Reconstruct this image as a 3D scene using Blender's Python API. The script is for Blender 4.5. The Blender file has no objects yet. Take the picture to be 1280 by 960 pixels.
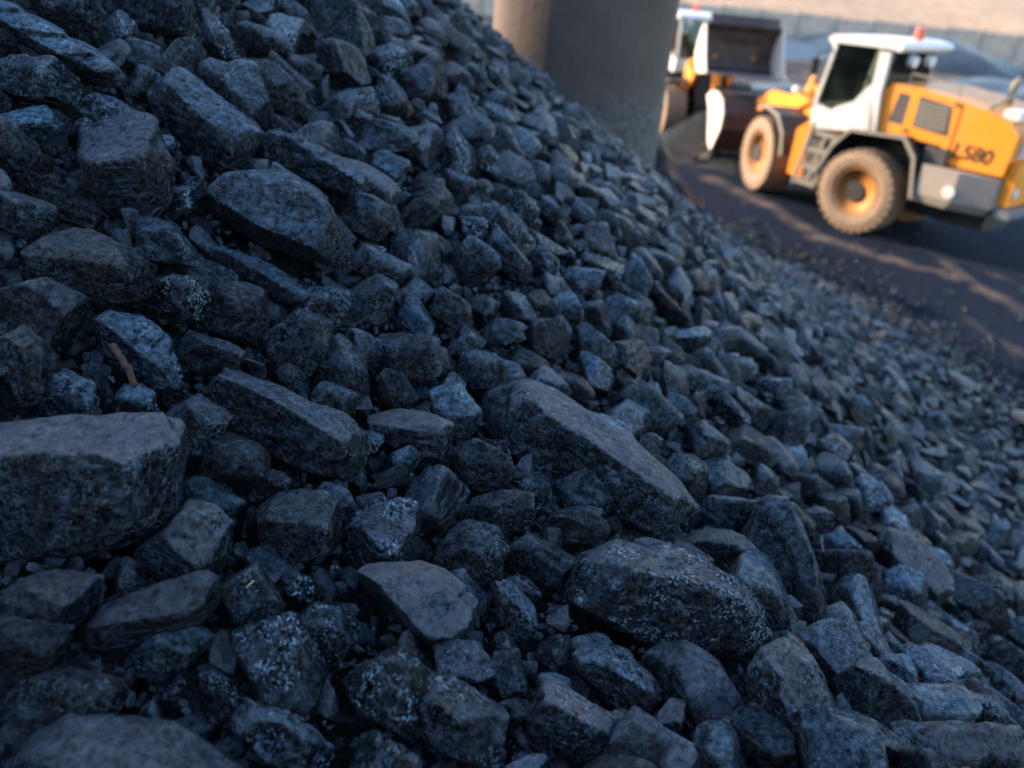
import bpy, bmesh, math, random
import numpy as np
from mathutils import Matrix, Vector
R = math.radians
SC = bpy.context.scene
COL = SC.collection

# ------------------------------------------------------------------ camera, sky, sun, exposure
CAM_H, PITCH, ROLL, FPX = 4.6, 27.0, 6.0, 1100.0
_p, _r = R(PITCH), R(ROLL)
FW = np.array([0, math.cos(_p), -math.sin(_p)])
_u0 = np.array([0, math.sin(_p), math.cos(_p)]); _r0 = np.array([1.0, 0, 0])
RT = _r0*math.cos(_r) + _u0*math.sin(_r)
UP = -_r0*math.sin(_r) + _u0*math.cos(_r)
CP = np.array([0, 0, CAM_H])
cd = bpy.data.cameras.new('camera'); cam = bpy.data.objects.new('camera', cd); COL.objects.link(cam)
cam.matrix_world = Matrix(((RT[0], UP[0], -FW[0], CP[0]), (RT[1], UP[1], -FW[1], CP[1]), (RT[2], UP[2], -FW[2], CP[2]), (0, 0, 0, 1)))
cd.sensor_width = 36; cd.lens = FPX/1280*36; cd.clip_end = 2000; cd.clip_start = .05
cd.dof.use_dof = True; cd.dof.focus_distance = 3.25; cd.dof.aperture_fstop = 1.1
SC.camera = cam
SUN_AZ, SUN_EL = -67.0, 21.0        # azimuth from +Y towards +X
W = bpy.data.worlds.new("World"); SC.world = W; W.use_nodes = True
sky = W.node_tree.nodes.new('ShaderNodeTexSky'); sky.sky_type = 'NISHITA'; sky.sun_disc = False
sky.sun_elevation = R(SUN_EL); sky.sun_rotation = R(SUN_AZ % 360); sky.ozone_density = 1.0
sky.air_density = 1.0; sky.dust_density = .6
bg = W.node_tree.nodes['Background']; W.node_tree.links.new(sky.outputs[0], bg.inputs[0]); bg.inputs[1].default_value = .15
sd = bpy.data.lights.new('sun', 'SUN'); sun = bpy.data.objects.new('sun', sd); COL.objects.link(sun)
sd.energy = 2.5; sd.angle = R(.5); sd.color = (1.0, .74, .50)
_sv = Vector((math.sin(R(SUN_AZ))*math.cos(R(SUN_EL)), math.cos(R(SUN_AZ))*math.cos(R(SUN_EL)), math.sin(R(SUN_EL))))
sun.rotation_euler = _sv.to_track_quat('Z', 'Y').to_euler(); sun.location = (-30, 15, 30)
SC.view_settings.view_transform = 'Standard'; SC.view_settings.look = 'None'
SC.view_settings.exposure = 2.1; SC.view_settings.gamma = 1.0; SC.view_settings.use_curve_mapping = False

rng = np.random.default_rng(7)
random.seed(7)

def ray(px, py): return (FW*FPX + RT*(px-640) - UP*(py-480))/FPX
def proj(P):
    d = np.asarray(P) - CP; w = d @ FW
    return 640 + FPX*(d @ RT)/w, 480 - FPX*(d @ UP)/w, w
def ground(px, py, z=0.0):
    d = ray(px, py); return CP + d*((z-CAM_H)/d[2])

# ------------------------------------------------------------------ helpers
def tag(o, label=None, cat=None, group=None, kind=None):
    if label: o['label'] = label
    if cat: o['category'] = cat
    if group: o['group'] = group
    if kind: o['kind'] = kind
    return o
def link(name, me, mat=None, parent=None, loc=None):
    o = bpy.data.objects.new(name, me); COL.objects.link(o)
    if mat is not None and me is not None and not me.materials: me.materials.append(mat)
    if parent is not None: o.parent = parent
    if loc is not None: o.location = loc
    return o
def mesh_np(name, V, F, smooth=False, tint=None, rest=None):
    """fast mesh from arrays; F is (n,3) or (n,4)"""
    me = bpy.data.meshes.new(name); k = F.shape[1]
    me.vertices.add(len(V)); me.vertices.foreach_set('co', np.ascontiguousarray(V, np.float32).ravel())
    me.loops.add(F.size); me.loops.foreach_set('vertex_index', np.ascontiguousarray(F, np.int32).ravel())
    me.polygons.add(len(F)); me.polygons.foreach_set('loop_start', np.arange(0, F.size, k, dtype=np.int32))
    me.polygons.foreach_set('loop_total', np.full(len(F), k, np.int32))
    if smooth: me.polygons.foreach_set('use_smooth', np.ones(len(F), bool))
    if tint is not None:
        a = me.color_attributes.new('tint', 'FLOAT_COLOR', 'POINT')
        if tint.ndim == 1: tint = np.tile(tint, (len(V), 1))
        a.data.foreach_set('color', np.ascontiguousarray(tint, np.float32).ravel())
    if rest is not None:
        a = me.attributes.new('rest', 'FLOAT_VECTOR', 'POINT'); a.data.foreach_set('vector', np.ascontiguousarray(rest, np.float32).ravel())
    me.update(calc_edges=True); me.validate()
    return me
def hash3(i, j, k, s):
    h = (i*374761393 + j*668265263 + k*2147483647 + s*1274126177) & 0xffffffff
    h = ((h ^ (h >> 13))*1274126177) & 0xffffffff
    h = ((h ^ (h >> 16))*2246822519) & 0xffffffff
    return ((h ^ (h >> 15)) & 0xffffff)/8388607.5 - 1.0
def noise(P, s=0):
    P = np.asarray(P, float); f = np.floor(P); t = P - f; f = f.astype(np.int64); t = t*t*(3-2*t)
    i, j, k = f[..., 0], f[..., 1], f[..., 2]; x, y, z = t[..., 0], t[..., 1], t[..., 2]
    def c(a, b, d): return hash3(i+a, j+b, k+d, s)
    return ((c(0,0,0)*(1-x)+c(1,0,0)*x)*(1-y)+(c(0,1,0)*(1-x)+c(1,1,0)*x)*y)*(1-z) + ((c(0,0,1)*(1-x)+c(1,0,1)*x)*(1-y)+(c(0,1,1)*(1-x)+c(1,1,1)*x)*y)*z
def fbm(P, oct=4, s=0, g=.5):
    a, v = 1.0, 0
    for o in range(oct): v = v + a*noise(np.asarray(P)*(2.03**o) + o*17.3, s+o); a *= g
    return v
def ico(level):
    bm = bmesh.new(); bmesh.ops.create_icosphere(bm, subdivisions=level, radius=1)
    V = np.array([v.co[:] for v in bm.verts]); F = np.array([[v.index for v in f.verts] for f in bm.faces]); bm.free()
    return V/np.linalg.norm(V, axis=1)[:, None], F
ICO = {l: ico(l) for l in (1, 2, 3, 4, 5, 6)}

# ------------------------------------------------------------------ the surface of the coal pile (a big cone and a smaller heap run together)
AX, AY, PH, PK, BA, BX, BY, BS, SW = -7.773, 7.861, 9.016, .712, 1.755, 2.122, .572, 1.501, .8
def S(x, y):
    r = np.sqrt((x-AX)**2+(y-AY)**2+1)
    return SW*np.logaddexp(0, (PH-PK*r)/SW) + BA*np.exp(-((x-BX)**2+(y-BY)**2)/(2*BS*BS)) - .05
def Sn(x, y):
    e = .05; gx = (S(x+e, y)-S(x-e, y))/(2*e); gy = (S(x, y+e)-S(x, y-e))/(2*e)
    n = np.stack([-gx, -gy, np.ones_like(gx)], -1); return n/np.linalg.norm(n, axis=-1, keepdims=True)
_T = np.linspace(.8, 30, 4000)
def hit(px, py):
    d = ray(px, py); P = CP + d*_T[:, None]; g = P[:, 2] - S(P[:, 0], P[:, 1]); i = int(np.argmax(g < 0))
    return P[i] if g[i] < 0 else None

# ------------------------------------------------------------------ node materials
def newmat(name):
    m = bpy.data.materials.new(name); m.use_nodes = True; nt = m.node_tree
    b = nt.nodes['Principled BSDF']; return m, nt, b
class N:
    def __init__(s, nt): s.nt = nt
    def n(s, t, **k):
        o = s.nt.nodes.new(t)
        for a, v in k.items():
            if a.startswith('i_'): o.inputs[a[2:].replace('_', ' ')].default_value = v
            else: setattr(o, a, v)
        return o
    def l(s, a, b): s.nt.links.new(a, b)
    def ramp(s, src, *st):
        top = max([1.0]+[c for _, c in st if not isinstance(c, tuple)])
        if top > 1:
            return s.math('MULTIPLY', s.ramp(src, *[(p, c/top) for p, c in st]), top)
        if True: pass
        r = s.n('ShaderNodeValToRGB'); s.l(src, r.inputs[0]); e = r.color_ramp.elements
        while len(e) < len(st): e.new(.5)
        for q, (p, c) in zip(e, st):
            q.position = p; q.color = (c, c, c, 1) if not isinstance(c, tuple) else (*c, 1)
        return r.outputs[0]
    def mix(s, f, a, b, mode='MIX'):
        m = s.n('ShaderNodeMix', data_type='RGBA', blend_type=mode)
        for v, i in ((f, 0), (a, 6), (b, 7)):
            if hasattr(v, 'links'): s.l(v, m.inputs[i])
            elif i == 0: m.inputs[0].default_value = v
            else: m.inputs[i].default_value = (*v, 1) if len(v) == 3 else v
        return m.outputs[2]
    def math(s, op, a, b=0.0, c=0.0):
        m = s.n('ShaderNodeMath', operation=op)
        for k, v in enumerate((a, b, c)):
            if hasattr(v, 'links'): s.l(v, m.inputs[k])
            else: m.inputs[k].default_value = v
        return m.outputs[0]
    def noise(s, vec, scale, detail=6, rough=.6, **k):
        o = s.n('ShaderNodeTexNoise', **k); s.l(vec, o.inputs['Vector']); o.inputs['Scale'].default_value = scale
        o.inputs['Detail'].default_value = detail; o.inputs['Roughness'].default_value = rough; return o.outputs['Fac']

def coal_material(name='coal', fine=1.0):
    m, nt, b = newmat(name); g = N(nt)
    v = g.n('ShaderNodeAttribute', attribute_name='rest').outputs['Vector']
    at = g.n('ShaderNodeAttribute', attribute_name='tint'); sp = g.n('ShaderNodeSeparateColor'); g.l(at.outputs['Color'], sp.inputs[0])
    bright, dust, spark = sp.outputs[0], sp.outputs[1], sp.outputs[2]
    n1 = g.noise(v, 9, 8, .65); n2 = g.noise(v, 45, 6, .7); n3 = g.noise(v, 170*fine, 4, .7)
    n4 = g.noise(v, 3.2, 4, .6)
    # base colour: near black, blue-black and grey patches
    base = g.mix(g.ramp(n1, (.35, 0.), (.65, 1.)), (.0010, .0018, .003), (.006, .012, .019))
    base = g.mix(g.ramp(n2, (.52, 0.), (.72, .7)), base, (.030, .043, .058))
    br = g.math('MULTIPLY', bright, g.ramp(n3, (.36, .2), (.64, 1.9)))
    br = g.math('MULTIPLY', br, g.ramp(n2, (.36, .45), (.64, 1.5)))
    cb = g.n('ShaderNodeCombineColor'); [g.l(br, cb.inputs[k]) for k in range(3)]
    base = g.mix(1.0, base, cb.outputs[0], 'MULTIPLY')
    # sky light painted blue on faces that look up, then settled brown-grey dust
    geo = g.n('ShaderNodeNewGeometry'); sx = g.n('ShaderNodeSeparateXYZ'); g.l(geo.outputs['Normal'], sx.inputs[0])
    upf = g.ramp(g.math('ADD', sx.outputs[2], g.math('MULTIPLY', g.math('SUBTRACT', n1, .5), 1.1)), (.42, 0.), (.94, 1.))
    grain = g.math('MULTIPLY', g.ramp(n3, (.34, .45), (.60, 1.)), g.ramp(g.math('ADD', g.math('MULTIPLY', n2, .6), g.math('MULTIPLY', g.noise(v, 22, 5, .65), .4)), (.40, .10), (.60, 1.15)))
    d0 = g.math('MULTIPLY', g.math('MULTIPLY', upf, grain), .62)
    bq = g.math('POWER', bright, 1.25); cq = g.n('ShaderNodeCombineColor'); [g.l(bq, cq.inputs[k]) for k in range(3)]
    base = g.mix(g.math('MULTIPLY', d0, 1.4), base, g.mix(1.0, (.088, .180, .265), cq.outputs[0], 'MULTIPLY'))
    df = g.math('MULTIPLY', g.ramp(upf, (.25, 0.), (.85, 1.)), g.math('MULTIPLY', dust, g.ramp(g.math('ADD', g.math('MULTIPLY', n3, .5), g.math('MULTIPLY', n2, .5)), (.36, .35), (.54, 1.))))
    lim = g.math('MINIMUM', g.math('MULTIPLY', bright, 2.2), 1.0)
    df = g.math('MULTIPLY', df, lim)
    base = g.mix(df, base, g.mix(g.ramp(n4, (.55, 0.), (.70, .8)), (.155, .145, .155), (.17, .12, .09)))
    # chipped paler edges
    pe = g.ramp(g.math('ADD', geo.outputs['Pointiness'], g.math('MULTIPLY', g.math('SUBTRACT', n2, .5), .10)), (.535, 0.), (.60, 1.))
    base = g.mix(g.math('MULTIPLY', g.math('MULTIPLY', pe, lim), .6), base, (.16, .20, .245))
    # pale mineral flecks; streaks mix veins with painted sky sheen
    fl = g.ramp(n3, (.66, 0.), (.74, 1.)); fl = g.math('MULTIPLY', g.math('MULTIPLY', fl, g.math('MINIMUM', bright, 1.0)), g.ramp(n4, (.5, .1), (.7, 1.)))
    base = g.mix(g.math('MULTIPLY', fl, .75), base, (.30, .33, .36))
    stv = g.n('ShaderNodeMapping'); g.l(v, stv.inputs[0]); stv.inputs['Scale'].default_value = (2, 4.5, 20); stv.inputs['Rotation'].default_value = (.5, .3, .2)
    st = g.noise(stv.outputs[0], 5, 6, .65)
    sf = g.math('MULTIPLY', g.ramp(st, (.53, 0.), (.66, 1.)), g.ramp(n4, (.44, .05), (.60, .75)))
    base = g.mix(g.math('MULTIPLY', sf, g.math('MINIMUM', bright, 1.0)), base, (.15, .20, .26))
    g.base = base
    # glittering crystal faces: each small cell gets a tilted normal, some a painted pale glint
    vo = g.n('ShaderNodeTexVoronoi', feature='F1'); g.l(v, vo.inputs['Vector']); vo.inputs['Scale'].default_value = 115*fine
    vm = g.n('ShaderNodeVectorMath', operation='SUBTRACT'); g.l(vo.outputs['Color'], vm.inputs[0]); vm.inputs[1].default_value = (.5, .5, .5)
    sm = g.math('MULTIPLY', spark, g.ramp(g.noise(v, 11, 3, .5), (.42, 0.), (.58, 1.)))
    vsp = g.n('ShaderNodeSeparateColor'); g.l(vo.outputs['Color'], vsp.inputs[0])
    base = g.mix(g.math('MULTIPLY', sm, g.ramp(vsp.outputs[0], (.62, 0.), (.80, .75))), base, (.20, .29, .38)); g.l(base, b.inputs['Base Color'])
    sc = g.n('ShaderNodeVectorMath', operation='SCALE'); g.l(vm.outputs[0], sc.inputs[0]); g.l(g.math('MULTIPLY', sm, 1.7), sc.inputs['Scale'])
    # broad fracture facets
    v2 = g.n('ShaderNodeTexVoronoi', feature='F1'); wv = g.n('ShaderNodeVectorMath', operation='ADD'); wn = g.n('ShaderNodeTexNoise'); g.l(v, wn.inputs['Vector']); wn.inputs['Scale'].default_value = 14
    ws = g.n('ShaderNodeVectorMath', operation='SCALE'); g.l(wn.outputs['Color'], ws.inputs[0]); ws.inputs['Scale'].default_value = .05; g.l(v, wv.inputs[0]); g.l(ws.outputs[0], wv.inputs[1])
    g.l(wv.outputs[0], v2.inputs['Vector']); v2.inputs['Scale'].default_value = 30*fine
    v2m = g.n('ShaderNodeVectorMath', operation='SUBTRACT'); g.l(v2.outputs['Color'], v2m.inputs[0]); v2m.inputs[1].default_value = (.5, .5, .5)
    v2s = g.n('ShaderNodeVectorMath', operation='SCALE'); g.l(v2m.outputs[0], v2s.inputs[0]); g.l(g.ramp(n1, (.4, .12), (.6, .5)), v2s.inputs['Scale'])
    h = g.math('ADD', g.math('MULTIPLY', n2, .6), g.math('MULTIPLY', n3, .38)); h = g.math('ADD', h, g.math('MULTIPLY', n1, .8)); h = g.math('ADD', h, g.math('MULTIPLY', st, .8))
    bp = g.n('ShaderNodeBump'); g.l(h, bp.inputs['Height']); bp.inputs['Strength'].default_value = 1.0; bp.inputs['Distance'].default_value = .045
    ad = g.n('ShaderNodeVectorMath', operation='ADD'); g.l(bp.outputs[0], ad.inputs[0]); a2 = g.n('ShaderNodeVectorMath', operation='ADD'); g.l(sc.outputs[0], a2.inputs[0]); g.l(v2s.outputs[0], a2.inputs[1]); g.l(a2.outputs[0], ad.inputs[1])
    nm = g.n('ShaderNodeVectorMath', operation='NORMALIZE'); g.l(ad.outputs[0], nm.inputs[0]); g.l(nm.outputs[0], b.inputs['Normal'])
    ro = g.ramp(n1, (.3, .12), (.7, .32)); ro = g.mix(g.math('MULTIPLY', df, 1.0), ro, (.9, .9, .9)); ro = g.mix(sm, ro, (.2, .2, .2))
    g.l(ro, b.inputs['Roughness']); g.l(g.ramp(n2, (.38, .05), (.66, .50)), b.inputs['Specular IOR Level'])
    return m
def simple(name, col, rough=.5, metal=0, var=.25, scale=6, bump=.1, dirt=None, dirtf=.0, spec=.5, dist=.02):
    m, nt, b = newmat(name); g = N(nt); v = g.n('ShaderNodeTexCoord').outputs['Object']
    n1 = g.noise(v, scale, 6, .65); n2 = g.noise(v, scale*6, 4, .6)
    c = g.mix(g.ramp(n1, (.3, 0.), (.7, 1.)), tuple(x*(1-var) for x in col), tuple(min(1, x*(1+var)) for x in col))
    if dirt:
        f = g.math('MULTIPLY', g.ramp(g.math('ADD', g.math('MULTIPLY', n1, .7), g.math('MULTIPLY', n2, .4)), (.45, 0.), (.7, 1.)), dirtf)
        c = g.mix(f, c, dirt)
    g.l(c, b.inputs['Base Color']); b.inputs['Metallic'].default_value = metal
    g.l(g.ramp(n2, (.3, rough*.8), (.7, min(1, rough*1.25))), b.inputs['Roughness']); b.inputs['Specular IOR Level'].default_value = spec
    if bump:
        bp = g.n('ShaderNodeBump'); g.l(g.math('ADD', n1, g.math('MULTIPLY', n2, .4)), bp.inputs['Height']); bp.inputs['Strength'].default_value = bump; bp.inputs['Distance'].default_value = dist
        g.l(bp.outputs[0], b.inputs['Normal'])
    return m
COAL = coal_material()
BUFF = simple('buff_stone', (.30, .22, .16), .8, var=.35, scale=30, bump=.5, dirt=(.05, .05, .055), dirtf=.6)
PALE = simple('pale_stone', (.22, .22, .22), .7, var=.25, scale=30, bump=.4, dirt=(.08, .09, .1), dirtf=.5)
RUSTW = simple('rusty_wood', (.07, .022, .012), .8, var=.6, scale=40, bump=.8, dirt=(.03, .025, .025), dirtf=.8)
STRAW = simple('straw', (.30, .22, .13), .7, var=.3, scale=60, bump=.2)

# ------------------------------------------------------------------ rocks
def rock_points(level, seed, L, Wd, D, sharp=22, npl=13, rough=.035, boxy=.5, strata=.0, dmin=.66, planes=None):
    """an angular lump: rounded plane-cut body with breaks, ledges and grain; half-axes L/2, Wd/2, D/2"""
    r_ = np.random.default_rng(seed); dirs, F = ICO[level]
    n = r_.normal(size=(npl, 3)); n /= np.linalg.norm(n, axis=1)[:, None]; d = r_.uniform(dmin, 1.0, npl)
    ax = np.vstack([np.eye(3), -np.eye(3)]) + r_.normal(size=(6, 3))*.22; ax /= np.linalg.norm(ax, axis=1)[:, None]
    n = np.vstack([n, ax]); d = np.concatenate([d, np.full(6, .78-.2*boxy) + r_.uniform(0, .16, 6)])
    q = np.maximum(dirs @ n.T, 1e-4)/d
    r = (q**sharp).sum(1)**(-1/sharp)
    V = dirs*r[:, None]
    e = (V.max(0)-V.min(0))/2; V = (V-(V.max(0)+V.min(0))/2)/e*np.array([L, Wd, D])/2
    if planes is not None:
        pn, pd = planes; hs = np.array([L, Wd, D])/2; q = np.maximum((dirs*hs) @ pn.T, 1e-6)/pd
        V = dirs*hs*((q**sharp).sum(1)**(-1/sharp))[:, None]
    sz = (L*Wd*D)**(1/3)
    off = r_.uniform(0, 50, 3); hs = np.array([L, Wd, D])
    # broken flat faces: planar cuts all round
    nch = {6: 16, 5: 10, 4: 7, 3: 5, 2: 4}.get(level, 8)
    wob = rough*1.0*sz; nd = dirs/hs; nd /= np.linalg.norm(nd, axis=1)[:, None]
    V = V + nd*(fbm(V/sz*1.5+off, 2, 3)*wob*1.3)[:, None]
    for k_ in range(nch):
        c = r_.normal(size=3); c /= np.linalg.norm(c); c = c/hs**.35; c /= np.linalg.norm(c); h = V @ c; hi = h.max(); lo = h.min()
        lim = hi-(hi-lo)*r_.uniform(.02, .15 if planes is None else .05); V = V - c*np.maximum(h-lim, 0)[:, None]
    b = fbm(V/sz*6+off, 5 if level > 3 else 2, 9, .58)
    rid = 1-np.abs(noise(V/sz*4.1+off, 21))*2
    cs = noise(V/sz*2.6+off+9, 33)
    disp = rough*(b*.42 + rid*.22) - rough*.55*np.clip(cs*7, -.5, .5)
    if strata:
        ld = r_.normal(size=3)*.25+np.array([0, .55, 1]); ld /= np.linalg.norm(ld)
        t = (V/sz) @ ld*9+fbm(V/sz*1.2+off, 2, 5)*.8; fr = t-np.floor(t); disp = disp + strata*(np.minimum(fr*5, 1)-fr)*.8
    V = V + nd*(disp*sz)[:, None]
    return V, F
def frame_axes(ang, tilt=0.0):
    """long axis along the direction seen at this angle (down to the right positive), 2nd across, 3rd towards the viewer"""
    a = R(ang); e1 = RT*math.cos(a) - UP*math.sin(a); e2 = RT*math.sin(a) + UP*math.cos(a); return np.stack([e1, e2, -FW], 1)

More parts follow.
